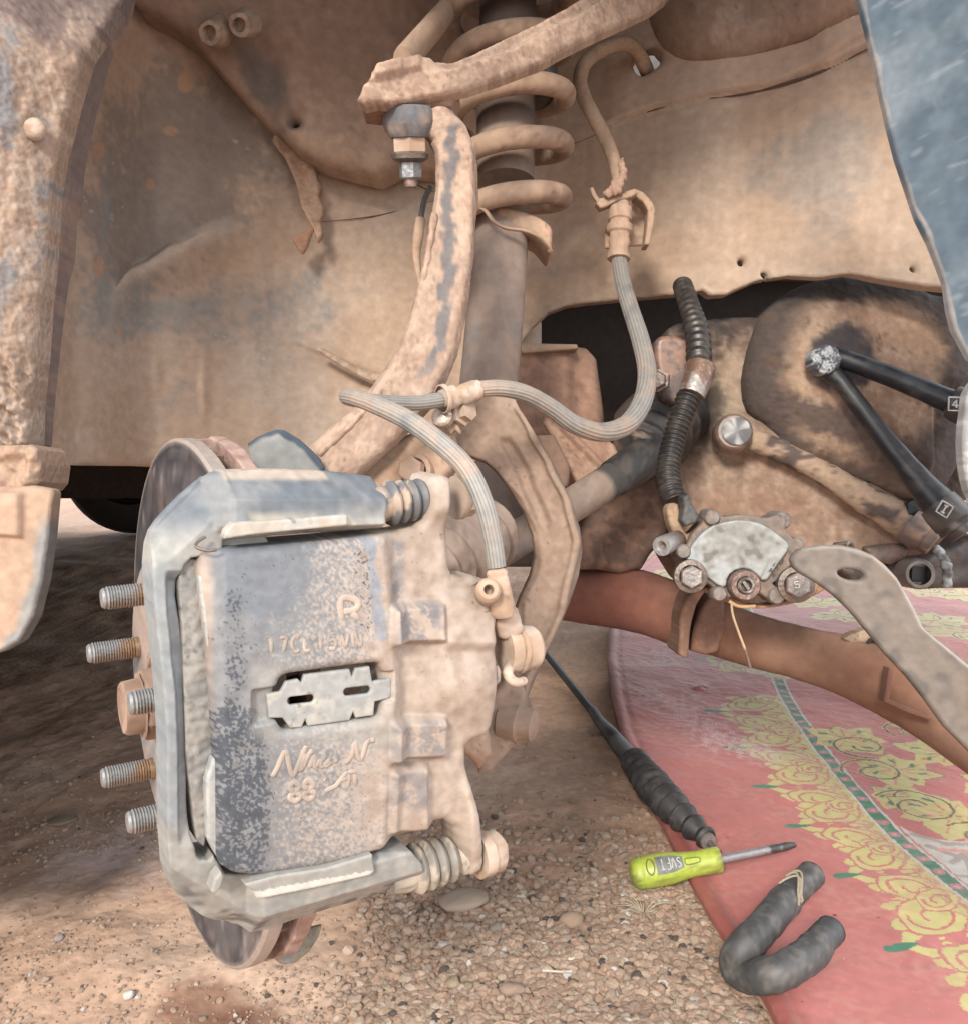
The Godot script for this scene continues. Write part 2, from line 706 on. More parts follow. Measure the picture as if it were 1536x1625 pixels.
func gravel() -> void:
	var mm := MultiMesh.new()
	mm.transform_format = MultiMesh.TRANSFORM_3D
	mm.use_colors = true
	mm.mesh = pebble(2, 0.3, 0, true)
	var list: Array = []
	var tries := 0
	while list.size() < 30000 and tries < 220000:
		tries += 1
		var px := rng.randf_range(-60, 1350)
		var py := 1130.0 + 560.0 * sqrt(rng.randf())
		var g := G(px, py)
		if in_mat(g.x, g.z):
			continue
		var dens := smoothstep(520, 700, px) * smoothstep(1240, 1440, py) + 0.10 + 0.35 * smoothstep(330, 180, px) * smoothstep(1380, 1300, py) * smoothstep(1200, 1260, py)
		dens *= 0.30 + 0.95 * smoothstep(-0.25, 0.25, n3(g, 7.0))
		if rng.randf() > dens:
			continue
		var s := 0.0009 + (0.0052 if px > 520.0 else 0.002) * pow(rng.randf(), 3.4)
		var b := Basis(Quaternion.from_euler(Vector3(rng.randf() * TAU, rng.randf() * TAU, rng.randf() * TAU))).scaled(Vector3(1.0, 0.75, 1.0) * s) * Basis.from_scale(Vector3(rng.randf_range(0.7, 1.35), rng.randf_range(0.7, 1.2), rng.randf_range(0.7, 1.3)))
		var c := SOIL.lerp(Color(0.53, 0.41, 0.315), rng.randf()) * rng.randf_range(0.75, 1.2)
		if rng.randf() < 0.014:
			c = Color(0.68, 0.63, 0.57)
		elif rng.randf() < 0.03:
			c = Color(0.13, 0.10, 0.085)
		list.append([Transform3D(b, Vector3(g.x, ground_y(g.x, g.z) + s * 0.22, g.z)), c])
	mm.instance_count = list.size()
	for i in list.size():
		mm.set_instance_transform(i, list[i][0])
		mm.set_instance_color(i, list[i][1])
	var o := MultiMeshInstance3D.new()
	o.name = "gravel"
	o.multimesh = mm
	o.material_override = M.stone
	add_child(o)
	tag(o, "loose tan gravel scattered over the earth in front of the mat", "gravel", "", "stuff")
	# stones that can be told apart: [x, y, width px, height ratio, colour, turn, label]
	var tan := Color(0.44, 0.31, 0.22)
	var stones := [
		[905, 1436, 40, 0.7, tan, 0.3, "large tan stone with a flat top, left of the screwdriver handle"],
		[720, 1538, 30, 0.6, Color(0.46, 0.36, 0.25), 1.2, "yellowish tan stone among gravel, right of a grey brown twin"],
		[745, 1545, 20, 0.7, Color(0.36, 0.27, 0.2), 2.2, "small brown stone touching the right side of a yellowish stone"],
		[812, 1548, 46, 0.45, Color(0.42, 0.30, 0.23), 0.1, "long low tan stone below the middle of the gravel"],
		[788, 1450, 28, 0.6, Color(0.36, 0.31, 0.25), 0.8, "flat olive grey stone below the lower slide boot"],
		[746, 1446, 26, 0.5, Color(0.38, 0.31, 0.26), 0.4, "pale flat grey stone left of the olive grey one"],
		[735, 1403, 92, 0.3, Color(0.56, 0.43, 0.33), 0.05, "broad flat tan slab of stone behind the lower slide boot"],
		[204, 1551, 22, 0.7, Color(0.72, 0.68, 0.62), 0.5, "bright white stone alone on bare soil at lower left"],
		[92, 1471, 18, 0.6, Color(0.47, 0.38, 0.36), 0.2, "small pinkish oval pebble alone on bare soil at far left"],
		[72, 1537, 14, 0.7, Color(0.46, 0.33, 0.26), 0.9, "small square tan pebble near the left edge of the soil"],
		[98, 1287, 52, 0.22, Color(0.33, 0.26, 0.18), 0.15, "flat olive brown stone lying left of the lowest wheel stud"],
		[955, 1512, 20, 0.7, Color(0.07, 0.075, 0.08), 0.4, "dark slate pebble among the gravel by the mat"],
		[992, 1508, 12, 0.7, Color(0.66, 0.62, 0.58), 0.4, "small white pebble right of the dark slate pebble"],
		[880, 1404, 20, 0.8, Color(0.42, 0.28, 0.18), 1.4, "round orange brown stone above the large tan stone"],
		[1010, 1420, 34, 0.45, Color(0.43, 0.30, 0.22), 0.3, "flat tan stone under the butt of the screwdriver"],
		[725, 1610, 24, 0.7, Color(0.46, 0.31, 0.2), 0.7, "orange tan stone at the bottom edge of the gravel"],
		[775, 1575, 18, 0.8, tan, 1.9, "upright narrow tan stone below the yellowish stone"],
		[905, 1590, 20, 0.8, Color(0.42, 0.33, 0.26), 2.6, "pale tan stone near the bottom right of the gravel"],
		[1190, 1590, 30, 0.6, Color(0.42, 0.32, 0.25), 0.6, "grey tan stone against the mat edge under the hose bend"],
		[990, 1600, 28, 0.55, Color(0.43, 0.33, 0.26), 1.1, "broad pale stone at the bottom edge right of the gravel"],
	]
	var protos: Array = []
	for k in 4:
		protos.append(pebble(5 + k * 4, 0.22, 2))
	for i in stones.size():
		var s: Array = stones[i]
		var g := G(s[0], s[1] + s[2] * s[3] * 0.3)
		var d := -(cam_basis.inverse() * (g - cam_pos)).z
		var w: float = s[2] * d / F * 0.5
		var st := MeshInstance3D.new()
		st.name = numbered("stone")
		st.mesh = tint(protos[i % 4], s[4])
		st.material_override = M.stone
		st.position = Vector3(g.x, ground_y(g.x, g.z) + w * s[3] * 0.55, g.z)
		st.basis = Basis(Vector3.UP, s[5] + i) * Basis.from_scale(Vector3(w, w * s[3], w * 0.85)) if s[3] > 0.5 else Basis(Vector3.UP, s[5]) * Basis.from_scale(Vector3(w, w * s[3], w * 0.7))
		add_child(st)
		tag(st, s[6], "stone", "stones lying on the soil")
	# twigs and a dry tuft
	var tw := [
		[[860, 1526], [895, 1528], [908, 1527], "thin white forked twig lying on gravel"],
		[[760, 1622], [790, 1606], [825, 1612], "curved brown twig at the bottom edge of the gravel"],
		[[845, 1478], [855, 1483], [866, 1487], "short white splinter right of the olive grey stone"],
	]
	for i in tw.size():
		var pts: Array = []
		for k in 3:
			var g := G(tw[i][k][0], tw[i][k][1])
			pts.append(Vector3(g.x, ground_y(g.x, g.z) + 0.004, g.z))
		solo("twig", pts[0], tube(pts, 0.0011, {"n": 6, "sub": 4, "col": Color(0.55, 0.48, 0.42) if i != 1 else Color(0.36, 0.25, 0.18)}), M.stone, tw[i][3], "twig", "twigs on the gravel")
	var tuft: Array = []
	var c0 := G(1020, 1438)
	c0.y = ground_y(c0.x, c0.z)
	for k in 16:
		var a := rng.randf() * TAU
		var tip := c0 + Vector3(cos(a) * 0.025, rng.randf_range(0.003, 0.016), sin(a) * 0.02)
		tuft.append_array(tube([c0 + Vector3(0, 0.002, 0), c0.lerp(tip, 0.5) + Vector3(0, 0.006, 0), tip], [0.0006, 0.0005, 0.0002], {"n": 4, "sub": 3, "col": Color(0.52, 0.44, 0.33)}))
	solo("grass_tuft", c0, tuft, M.stone, "small dry straw tuft below the screwdriver handle", "grass")

func tint(m: ArrayMesh, c: Color) -> ArrayMesh:
	var arr := m.surface_get_arrays(0)
	var C := PackedColorArray()
	for v in arr[Mesh.ARRAY_VERTEX]:
		C.append(c * (1.0 + 0.15 * n3(v, 1.7)))
	arr[Mesh.ARRAY_COLOR] = C
	var out := ArrayMesh.new()
	out.add_surface_from_arrays(Mesh.PRIMITIVE_TRIANGLES, arr)
	return out


# ------------------------------------------------------------------ car body seen through the wheel arch
func rear_d(x: float, y: float) -> float:
	return tab(x, [[-60, 0.76], [60, 0.79], [130, 0.85], [250, 0.94], [400, 1.01], [600, 1.06], [900, 1.13]]) - 0.04 * smoothstep(300, -60, y)

func fender_d(x: float, y: float) -> float:
	return tab(x, [[600, 1.22], [700, 1.17], [830, 1.10], [980, 1.04], [1150, 0.97], [1350, 0.90], [1620, 0.83]])

func car_body() -> void:
	var base := Vector3(0, 0, -1.0)
	var car := thing("car_body", base, "dusty car body, its inner wheel arch panels coated in red dust", "car")
	# rear wheelhouse panel
	var rear_h := func(p: Vector3, x: float, y: float, _d: float) -> float:
		var h := 0.004 * n3(p, 6.0) + 0.0010 * n3(p, 34.0)
		var d1 := line_dist(x, y, [[190, 462], [225, 435], [290, 398], [345, 372], [440, 345]])
		var yc := tab(x, [[190, 462], [225, 435], [290, 398], [345, 372], [440, 345]])
		if d1 < 70.0 and x > 150 and x < 480:
			var fade := smoothstep(160, 215, x) * smoothstep(470, 300, x)
			h += fade * (0.022 * smoothstep(-26, 6, y - yc) * smoothstep(70, 8, y - yc))
		for v in [[250, 590, 7, 40], [325, 610, 8, 50]]:
			h += 0.004 * exp(-pow((x - v[0]) / v[2], 2.0) - pow((y - v[1]) / v[3], 2.0))
		h += 0.003 * smoothstep(14, 0, line_dist(x, y, [[100, 700], [98, 672], [115, 660], [108, 640]])) * (0.6 + 0.6 * n3(p, 60.0))
		h += 0.003 * smoothstep(9, 0, line_dist(x, y, [[130, 705], [128, 680], [140, 660]]))
		# a lap seam lower right
		h -= 0.006 * smoothstep(-6, 6, (y - 520) - (x - 400) * 0.37) * smoothstep(420, 520, x) * smoothstep(640, 560, y)
		return h
	var rear_c := func(p: Vector3, x: float, y: float) -> Color:
		var nz := n3(p, 13.0) + 0.7 * n3(p, 47.0) + 0.4 * n3(p, 120.0)
		var c := PANEL.lerp(PANEL_PALE, smoothstep(-0.4, 0.6, n3(p, 5.0) + 0.3 * n3(p, 40.0)))
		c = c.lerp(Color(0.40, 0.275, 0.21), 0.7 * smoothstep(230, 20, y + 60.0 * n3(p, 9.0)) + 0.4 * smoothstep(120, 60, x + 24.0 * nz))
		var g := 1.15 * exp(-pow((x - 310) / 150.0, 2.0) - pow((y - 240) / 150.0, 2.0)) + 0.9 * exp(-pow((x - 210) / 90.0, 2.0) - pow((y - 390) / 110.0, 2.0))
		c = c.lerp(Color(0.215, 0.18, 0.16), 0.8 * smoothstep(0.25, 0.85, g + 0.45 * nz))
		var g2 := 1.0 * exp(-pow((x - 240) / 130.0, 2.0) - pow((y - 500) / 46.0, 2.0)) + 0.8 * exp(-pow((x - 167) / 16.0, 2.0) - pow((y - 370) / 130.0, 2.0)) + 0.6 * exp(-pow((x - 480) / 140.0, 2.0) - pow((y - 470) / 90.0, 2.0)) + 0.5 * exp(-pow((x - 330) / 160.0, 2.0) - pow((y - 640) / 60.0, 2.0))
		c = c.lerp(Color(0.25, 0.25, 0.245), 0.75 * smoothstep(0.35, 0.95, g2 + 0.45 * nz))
		for s in [[296, 130, 14, 18], [271, 208, 12, 8], [158, 240, 9, 14], [160, 424, 7, 16], [238, 292, 7, 9], [190, 528, 5, 5]]:
			var e := pow((x - s[0]) / s[2], 2.0) + pow((y - s[1]) / s[3], 2.0)
			if e < 1.3:
				c = c.lerp(Color(0.45, 0.27, 0.18), 0.8 * smoothstep(1.25, 0.7, e))
		var dc := tab(x, [[190, 462], [225, 435], [290, 398], [345, 372], [440, 345]])
		c = c.lerp(Color(0.50, 0.40, 0.33), 0.75 * smoothstep(-30, -8, y - dc) * smoothstep(34, 4, y - dc + 10.0 * n3(p, 30.0)) * smoothstep(170, 215, x) * smoothstep(420, 330, x))  # dust band along the dent, paled to act as its highlight
		if nz > 0.95 and n3(p, 300.0) > 0.15:
			c = c.lerp(Color(0.55, 0.5, 0.45), 0.5)
		var pit := smoothstep(0.5, 0.75, n3(p, 140.0)) * smoothstep(-0.1, 0.4, n3(p + Vector3(1, 7, 1), 12.0))
		c = c.lerp(Color(0.20, 0.15, 0.12), 0.2 * pit)
		return c * (1.0 + 0.03 * n3(p, 120.0))
	var seam := [[-40, 20], [150, -60], [780, -60], [860, -40], [860, 760], [700, 800], [560, 795], [470, 768], [380, 752], [300, 744], [200, 738], [110, 737], [62, 735], [40, 735], [-40, 735]]
	part(car, "wheelhouse_panel", plate(seam, rear_d, {"c": 3.2, "r": 26.0, "t": 0.02, "h": rear_h, "col": rear_c}), M.dusty)
	# overhanging box section, upper middle
	var tower_d := func(x: float, y: float) -> float: return tab(x, [[100, 0.86], [300, 0.92], [460, 0.97], [620, 1.0], [800, 1.06]]) - 0.05 * smoothstep(290, -60, y)
	var tower_c := func(p: Vector3, x: float, y: float) -> Color:
		var c := Color(0.40, 0.285, 0.215).lerp(Color(0.23, 0.15, 0.115), smoothstep(250, 40, y + 50.0 * n3(p, 8.0)))  # upper part tinted darker, standing in for shade under the arch
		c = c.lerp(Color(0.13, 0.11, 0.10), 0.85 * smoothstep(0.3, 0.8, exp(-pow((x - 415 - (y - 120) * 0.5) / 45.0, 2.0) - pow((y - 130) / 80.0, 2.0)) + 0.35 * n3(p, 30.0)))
		return c * (1.0 + 0.12 * n3(p, 60.0) + 0.06 * n3(p, 170.0))
	var tower_h := func(p: Vector3, x: float, y: float, _d: float) -> float:
		var h := 0.003 * n3(p, 9.0) + 0.0008 * n3(p, 60.0)
		h -= 0.012 * block(x, y, 345, 60, 440, 200, 22.0, 0.0) 
		h += 0.005 * exp(-pow((x - 560) / 20.0, 2.0) - pow((y - 212) / 18.0, 2.0)) * (0.8 + 0.7 * n3(p, 90.0))
		h += 0.004 * smoothstep(12, 0, line_dist(x, y, [[555, 240], [575, 262], [612, 268]]))
		return h
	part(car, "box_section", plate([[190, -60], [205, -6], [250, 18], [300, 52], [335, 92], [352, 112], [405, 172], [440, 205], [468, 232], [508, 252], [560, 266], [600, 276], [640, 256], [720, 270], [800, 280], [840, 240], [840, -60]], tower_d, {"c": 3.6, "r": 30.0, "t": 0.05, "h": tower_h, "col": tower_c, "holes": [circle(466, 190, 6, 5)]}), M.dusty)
	for q in [[334, 52], [381, 40]]:
		var d := 0.865
		var p := P(q[0], q[1], d)
		var dir := (cam_basis * Vector3(-0.15, -0.55, 1.0)).normalized()
		part(car, "tube_stub", lathe(p - dir * 0.02, dir, [[0, 0.0135], [0.014, 0.0115], [0.021, 0.0098], [0.022, 0.0062], [0.012, 0.0055], [0.012, 0.0]], {"n": 22, "col": worn(Color(0.26, 0.175, 0.13), Color(0.33, 0.24, 0.185), 60.0), "rough": [0.001, 90.0]}), M.dusty)
	# flaking mud hanging from the box section
	var flake_d := func(x: float, y: float) -> float: return rear_d(x, y) - 0.022 - 0.012 * smoothstep(300, 380, y)
	part(car, "mud_flake", plate([[440, 205], [470, 228], [488, 246], [500, 262], [504, 285], [512, 298], [506, 312], [516, 330], [508, 348], [513, 372], [504, 386], [496, 360], [478, 330], [470, 290], [452, 250], [430, 222]], flake_d, {"c": 3.0, "r": 5.0, "t": 0.006, "col": worn(DUST, Color(0.34, 0.20, 0.14), 50.0, 0.1), "h": func(p, _x, _y, _d): return 0.004 * n3(p, 60.0)}), M.mud)
	part(car, "mud_flake", plate([[478, 368], [500, 358], [488, 392], [480, 404], [470, 390], [462, 378]], flake_d, {"c": 3.0, "r": 4.0, "t": 0.004, "col": Color(0.30, 0.17, 0.11)}), M.mud)
	part(car, "folded_lip", plate([[500, 554], [560, 592], [592, 606], [628, 598], [652, 572], [642, 566], [600, 592], [580, 590], [506, 548]], func(x, y): return rear_d(x, y) - 0.02, {"c": 2.5, "r": 3.0, "t": 0.004, "col": worn(PALE, DUST, 40.0)}), M.dusty)
	# inner fender with fold, slot and drain holes
	var f_h := func(p: Vector3, x: float, y: float, d: float) -> float:
		var h := 0.0035 * n3(p, 5.0) + 0.0009 * n3(p, 40.0)
		var yc := tab(x, [[890, 236], [975, 196], [1060, 170], [1120, 155], [1200, 146], [1300, 112], [1390, 72]])
		h += 0.012 * smoothstep(3, -5, y - yc) * smoothstep(930, 1000, x) - 0.003 * exp(-pow((y - yc - 2) / 4.0, 2.0)) * smoothstep(960, 1000, x)
		var yd := tab(x, [[1260, 122], [1385, 66]])
		h += 0.008 * smoothstep(2, -4, y - yd + 4) * smoothstep(1270, 1300, x)
		h += 0.010 * smoothstep(20, 0, d) * smoothstep(420, 450, y) # rolled lower edge
		h += 0.0016 * exp(-pow((x - 960) / 9.0, 2.0) - pow((y - 445) / 7.0, 2.0)) * 2.0
		return h
	var f_c := func(p: Vector3, x: float, y: float) -> Color:
		var nz := n3(p, 11.0) + 0.6 * n3(p, 45.0) + 0.35 * n3(p, 120.0)
		var c := PANEL.lerp(PANEL_PALE, 0.6 * smoothstep(-0.3, 0.5, n3(p, 6.0)))
		c = c.lerp(Color(0.42, 0.31, 0.25), smoothstep(190, 60, y + 25.0 * nz) * 0.8)
		var g := exp(-pow((x - 1320) / 110.0, 2.0) - pow((y - 260) / 130.0, 2.0)) + 0.5 * exp(-pow((x - 1170) / 60.0, 2.0) - pow((y - 300) / 60.0, 2.0))
		c = c.lerp(Color(0.27, 0.24, 0.22), 0.75 * smoothstep(0.4, 0.95, g + 0.40 * nz))
		# streaks running down
		var st := n3(Vector3(p.x * 9.0 + p.z * 7.0, p.y * 1.2, 0.0), 7.0)
		c *= 1.0 + 0.10 * st * smoothstep(120, 200, y)
		var pit := smoothstep(0.5, 0.75, n3(p, 140.0)) * smoothstep(0.0, 0.4, n3(p + Vector3(1, 7, 1), 12.0))
		c = c.lerp(Color(0.20, 0.15, 0.12), 0.15 * pit)
		return c * (1.0 + 0.03 * n3(p, 120.0))
	var slot := poly([[1003, 108], [1012, 92], [1026, 82], [1040, 80], [1049, 88], [1048, 102], [1038, 113], [1020, 124], [1008, 122]], 4)
	var lower := [[640, -70], [1640, -70], [1640, 470], [1505, 460], [1460, 456], [1400, 446], [1345, 434], [1300, 441], [1250, 438], [1200, 446], [1168, 460], [1150, 469], [1124, 471], [1112, 462], [1100, 466], [1010, 474], [930, 482], [900, 486], [870, 497], [845, 520], [826, 545], [800, 552], [760, 560], [640, 560]]
	part(car, "inner_fender", plate(lower, fender_d, {"c": 3.2, "r": 9.0, "t": 0.012, "h": f_h, "col": f_c, "holes": [slot, circle(1177, 415, 5.5), circle(1212, 437, 6.0), circle(1450, 428, 5.0)]}), M.dusty)
	part(car, "spring_tower", plate([[1020, -70], [1030, -20], [1040, 18], [1052, 42], [1075, 64], [1110, 74], [1180, 70], [1260, 48], [1330, 24], [1400, -8], [1400, -70]], func(x, y): return fender_d(x, y) - 0.035, {"c": 5.0, "r": 34.0, "u": 0.0008, "t": 0.06, "sm": 3, "col": worn(Color(0.27, 0.185, 0.14), Color(0.32, 0.235, 0.19), 12.0, 0.25)}), M.dusty)
	for q in [[[[975, 197], [1010, 182], [1060, 168]], 1.6, "f"], [[[1125, 156], [1190, 147], [1290, 118], [1380, 76]], 2.2, "f"], [[[900, 232], [940, 216], [975, 197]], 0.9, "f"], [[[510, 352], [600, 342], [690, 318]], 0.9, "r"], [[[650, 286], [680, 302], [690, 304]], 0.8, "r"]]:
		var pts: Array = []
		for v in q[0]:
			var dd: float = fender_d(v[0], v[1]) - 0.001 if q[2] == "f" else rear_d(v[0], v[1]) - 0.0015
			pts.append(P(v[0], v[1], dd))
		part(car, "seam_crack", tube(pts, q[1] * 0.00065, {"n": 6, "sub": 8, "shape": func(s, _a): return 0.25 + 0.75 * sin(PI * s), "col": Color(0.10, 0.06, 0.045)}), M.dusty)
	# wheel arch flange on the left, plastered with mud
	var fl_h := func(p: Vector3, x: float, y: float, _d: float) -> float:
		var m := smoothstep(520, 620, y)
		return 0.003 * n3(p, 28.0) + (0.0016 + 0.003 * m) * n3(p, 75.0) + (0.0012 + 0.0024 * m) * n3(p, 180.0) + 0.006 * exp(-pow((x - 30 - y * 0.01) / 30.0, 2.0))
	var fl_c := func(p: Vector3, x: float, y: float) -> Color:
		var nz := n3(p, 22.0) + 0.6 * n3(p, 80.0) + 0.4 * n3(p, 190.0)
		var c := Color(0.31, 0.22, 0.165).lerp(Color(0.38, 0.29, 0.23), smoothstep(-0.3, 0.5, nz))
		c = c.lerp(Color(0.115, 0.088, 0.092), 0.8 * smoothstep(110, 10, y + 40.0 * nz))  # colour darkened towards the top in place of shade there
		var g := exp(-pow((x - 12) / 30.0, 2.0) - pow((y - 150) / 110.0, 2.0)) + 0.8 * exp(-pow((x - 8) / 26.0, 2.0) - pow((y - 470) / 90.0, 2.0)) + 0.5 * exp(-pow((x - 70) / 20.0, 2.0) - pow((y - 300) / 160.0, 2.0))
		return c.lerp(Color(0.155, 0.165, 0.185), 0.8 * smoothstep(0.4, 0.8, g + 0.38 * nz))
	var flange_d := func(x: float, y: float) -> float: return 0.655 + (x - 40) * 0.00035 + 0.03 * smoothstep(100, -60, y)
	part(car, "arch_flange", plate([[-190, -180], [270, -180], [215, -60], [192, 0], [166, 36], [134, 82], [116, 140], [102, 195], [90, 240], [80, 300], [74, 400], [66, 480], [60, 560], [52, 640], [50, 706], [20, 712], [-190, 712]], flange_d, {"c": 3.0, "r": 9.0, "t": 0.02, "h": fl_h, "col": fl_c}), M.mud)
	part(car, "flange_bolt", lathe(P(57, 206, 0.656), -FW, [[0, 0.0075], [0.003, 0.0072], [0.0055, 0.0055], [0.0065, 0.003], [0.0065, 0]], {"n": 18, "col": worn(PALE, DUST, 90.0)}), M.mud)
	var lip_d := func(x: float, y: float) -> float: return 0.70 + (x - 80) * 0.0003
	part(car, "arch_lip", plate([[150, -60], [205, -60], [190, 4], [164, 52], [152, 84], [141, 130], [130, 170], [118, 225], [112, 262], [110, 300], [100, 345], [97, 400], [86, 440], [78, 500], [70, 570], [62, 650], [58, 706], [30, 706], [40, 300], [100, 100]], lip_d, {"c": 3.0, "r": 4.0, "t": 0.025, "h": func(p, _x, _y, _d): return 0.0012 * n3(p, 60.0), "col": worn(Color(0.19, 0.145, 0.135), Color(0.27, 0.19, 0.155), 12.0, 0.2, 0.3)}), M.dusty)
	part(car, "mud_clod", plate([[-50, 704], [20, 706], [44, 704], [56, 712], [61, 736], [57, 764], [47, 776], [0, 778], [-50, 780]], 0.635, {"c": 2.5, "r": 12.0, "t": 0.05, "h": func(p, _x, _y, _d): return 0.004 * n3(p, 60.0) + 0.0025 * n3(p, 140.0), "col": worn(DUST, Color(0.38, 0.25, 0.18), 60.0)}), M.mud)
	# body boxes, mostly unseen, added and sized to shut light out
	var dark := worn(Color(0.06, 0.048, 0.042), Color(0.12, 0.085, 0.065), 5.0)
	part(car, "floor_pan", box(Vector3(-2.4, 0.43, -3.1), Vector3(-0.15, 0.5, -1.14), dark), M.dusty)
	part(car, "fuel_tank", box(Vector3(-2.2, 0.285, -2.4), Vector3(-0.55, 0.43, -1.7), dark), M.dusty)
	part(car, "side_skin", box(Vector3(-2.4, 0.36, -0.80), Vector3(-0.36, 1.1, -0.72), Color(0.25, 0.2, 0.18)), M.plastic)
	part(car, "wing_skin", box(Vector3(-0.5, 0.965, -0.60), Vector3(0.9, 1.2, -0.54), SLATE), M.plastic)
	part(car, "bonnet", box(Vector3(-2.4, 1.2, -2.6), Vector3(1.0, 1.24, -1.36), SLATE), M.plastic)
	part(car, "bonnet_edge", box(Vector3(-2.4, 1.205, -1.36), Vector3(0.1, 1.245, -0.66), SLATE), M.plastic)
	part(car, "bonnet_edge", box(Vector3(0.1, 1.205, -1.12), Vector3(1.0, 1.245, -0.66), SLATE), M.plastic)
	part(car, "arch_shade_roof", box(Vector3(-0.5, 0.965, -1.16), Vector3(0.5, 0.985, -0.601), dark), M.dusty)  # unseen lid added to darken the top of the wheel well
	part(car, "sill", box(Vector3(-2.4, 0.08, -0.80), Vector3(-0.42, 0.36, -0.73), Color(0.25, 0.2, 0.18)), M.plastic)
	part(car, "far_shade_sill", box(Vector3(-2.4, 0.125, -3.16), Vector3(0.4, 0.5, -3.10), dark), M.dusty)  # added to keep out light from the far side
	part(car, "rear_shade_valance", box(Vector3(-2.46, 0.04, -3.1), Vector3(-2.40, 1.0, -0.73), dark), M.dusty)  # added to close off light from the rear
	part(car, "light_block_plate", box(Vector3(-0.25, 0.62, -2.4), Vector3(1.1, 0.66, -1.26), dark), M.dusty)  # unseen plate added under the bonnet gap to stop light falling through
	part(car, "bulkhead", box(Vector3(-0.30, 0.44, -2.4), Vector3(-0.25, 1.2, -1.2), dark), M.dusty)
	# things of their own that hang on the body
	var flap_h := func(p: Vector3, x: float, y: float, d: float) -> float:
		return 0.0006 * n3(p, 60.0) + 0.006 * block(x, y, -60, 776, 40, 846, 4.0, -0.06) + 0.003 * smoothstep(16, 4, d) * smoothstep(770, 800, y)
	var flap_c := func(p: Vector3, x: float, y: float) -> Color:
		var c := DUST.lerp(Color(0.40, 0.26, 0.19), smoothstep(-0.3, 0.4, n3(p, 12.0)))
		var e := tab(y, [[770, 84], [850, 79], [920, 69], [980, 54], [1020, 30], [1050, 0]])
		var k := smoothstep(26, 10, e - x + 10.0 * n3(p, 50.0)) * smoothstep(800, 850, y)
		return c.lerp(Color(0.20, 0.21, 0.215), 0.85 * k) * (1.0 + 0.1 * n3(p, 120.0))
	solo("mud_flap", P(20, 900, 0.63), plate([[-60, 770], [20, 772], [52, 770], [82, 776], [85, 782], [79, 850], [69, 920], [54, 980], [32, 1018], [0, 1036], [-60, 1048]], 0.63, {"c": 3.0, "r": 8.0, "t": 0.012, "h": flap_h, "col": flap_c}), M.dusty, "dusty tan mud flap with a grey worn edge, hanging at far left", "mud flap")
	var liner_c := func(p: Vector3, x: float, y: float) -> Color:
		var q := p + 0.03 * Vector3(n3(p, 18.0), n3(p + Vector3(5, 5, 5), 18.0), 0)
		var w := absf(n3(q, 16.0))
		var c := Color(0.062, 0.092, 0.122).lerp(Color(0.14, 0.175, 0.205), smoothstep(0.30, 0.02, w) * (0.3 + 0.5 * n3(p, 6.0)))
		c = c.lerp(Color(0.24, 0.275, 0.30), 0.4 * smoothstep(0.1, 0.6, n3(p, 9.0)))
		c = c.lerp(Color(0.28, 0.31, 0.33), 0.3 * smoothstep(0.5, 0.75, single.get_noise_3dv(Vector3(p.x * 34.0 + p.y * 10.0, p.y * 150.0 - p.x * 60.0, p.z * 40.0))))
		c = c.lerp(Color(0.30, 0.27, 0.25), 0.7 * smoothstep(6, 1, absf(x - tab(y, [[-60, 1358], [60, 1381], [110, 1393], [200, 1411], [300, 1441], [380, 1476], [450, 1501], [520, 1515], [580, 1545]])) + 4.0 * n3(p, 60.0)) * smoothstep(-0.25, 0.2, n3(p, 14.0)))
		return c * (1.0 + 0.12 * n3(p, 130.0))
	var bumper := thing("bumper", P(1480, 250, 0.56), "scuffed blue grey plastic bumper end at the top right", "bumper")
	part(bumper, "liner", plate([[1352, -60], [1362, -10], [1380, 60], [1392, 110], [1402, 160], [1411, 200], [1424, 250], [1441, 300], [1456, 345], [1476, 385], [1490, 420], [1501, 450], [1506, 490], [1515, 525], [1540, 570], [1660, 640], [1660, -60]], func(x, _y): return 0.60 - minf(x - 1360, 300.0) * 0.0003, {"c": 2.6, "r": 3.0, "t": 0.006, "h": func(p, _x, _y, _d): return 0.0008 * n3(p, 12.0), "col": liner_c}), M.plastic)
	part(bumper, "face", plate([[1656, -60], [1360, -64], [1352, -200], [2500, -200], [2500, 1000], [1900, 800], [1656, 642]], func(x, _y): return 0.602 - minf(x - 1360, 300.0) * 0.0003, {"c": 9.0, "r": 0.0, "t": 0.006, "col": liner_c}), M.plastic)
	solo("splash_shield", P(1545, 690, 0.55), plate([[1544, 610], [1600, 590], [1900, 560], [1900, 830], [1580, 806], [1546, 790], [1533, 750], [1529, 700], [1533, 655]], 0.55, {"c": 3.0, "r": 8.0, "t": 0.01, "sm": 3, "col": worn(Color(0.34, 0.33, 0.32), Color(0.24, 0.235, 0.235), 40.0)}), M.plastic, "light grey plastic shield edge at the right border beside the number 4 rod", "shield")
	# white and blue grey boxes added so the slot shows bright
	solo("washer_tank", P(1020, 95, 1.35), box(Vector3(0.02, 0.74, -1.45), Vector3(0.225, 1.0, -1.30), Color(0.78, 0.80, 0.80)) + box(Vector3(0.235, 0.74, -1.42), Vector3(0.36, 1.0, -1.30), Color(0.30, 0.38, 0.42)), M.plastic, "added white box that shows bright through the slot in the inner fender", "tank")
	# far tyre and exhaust
	var tg := G(205, 852)
	var tc := tg + Vector3(0, 0.219, -0.1)
	var tyre := thing("far_tyre", tg, "dark tyre of the opposite rear wheel under the car", "tyre")
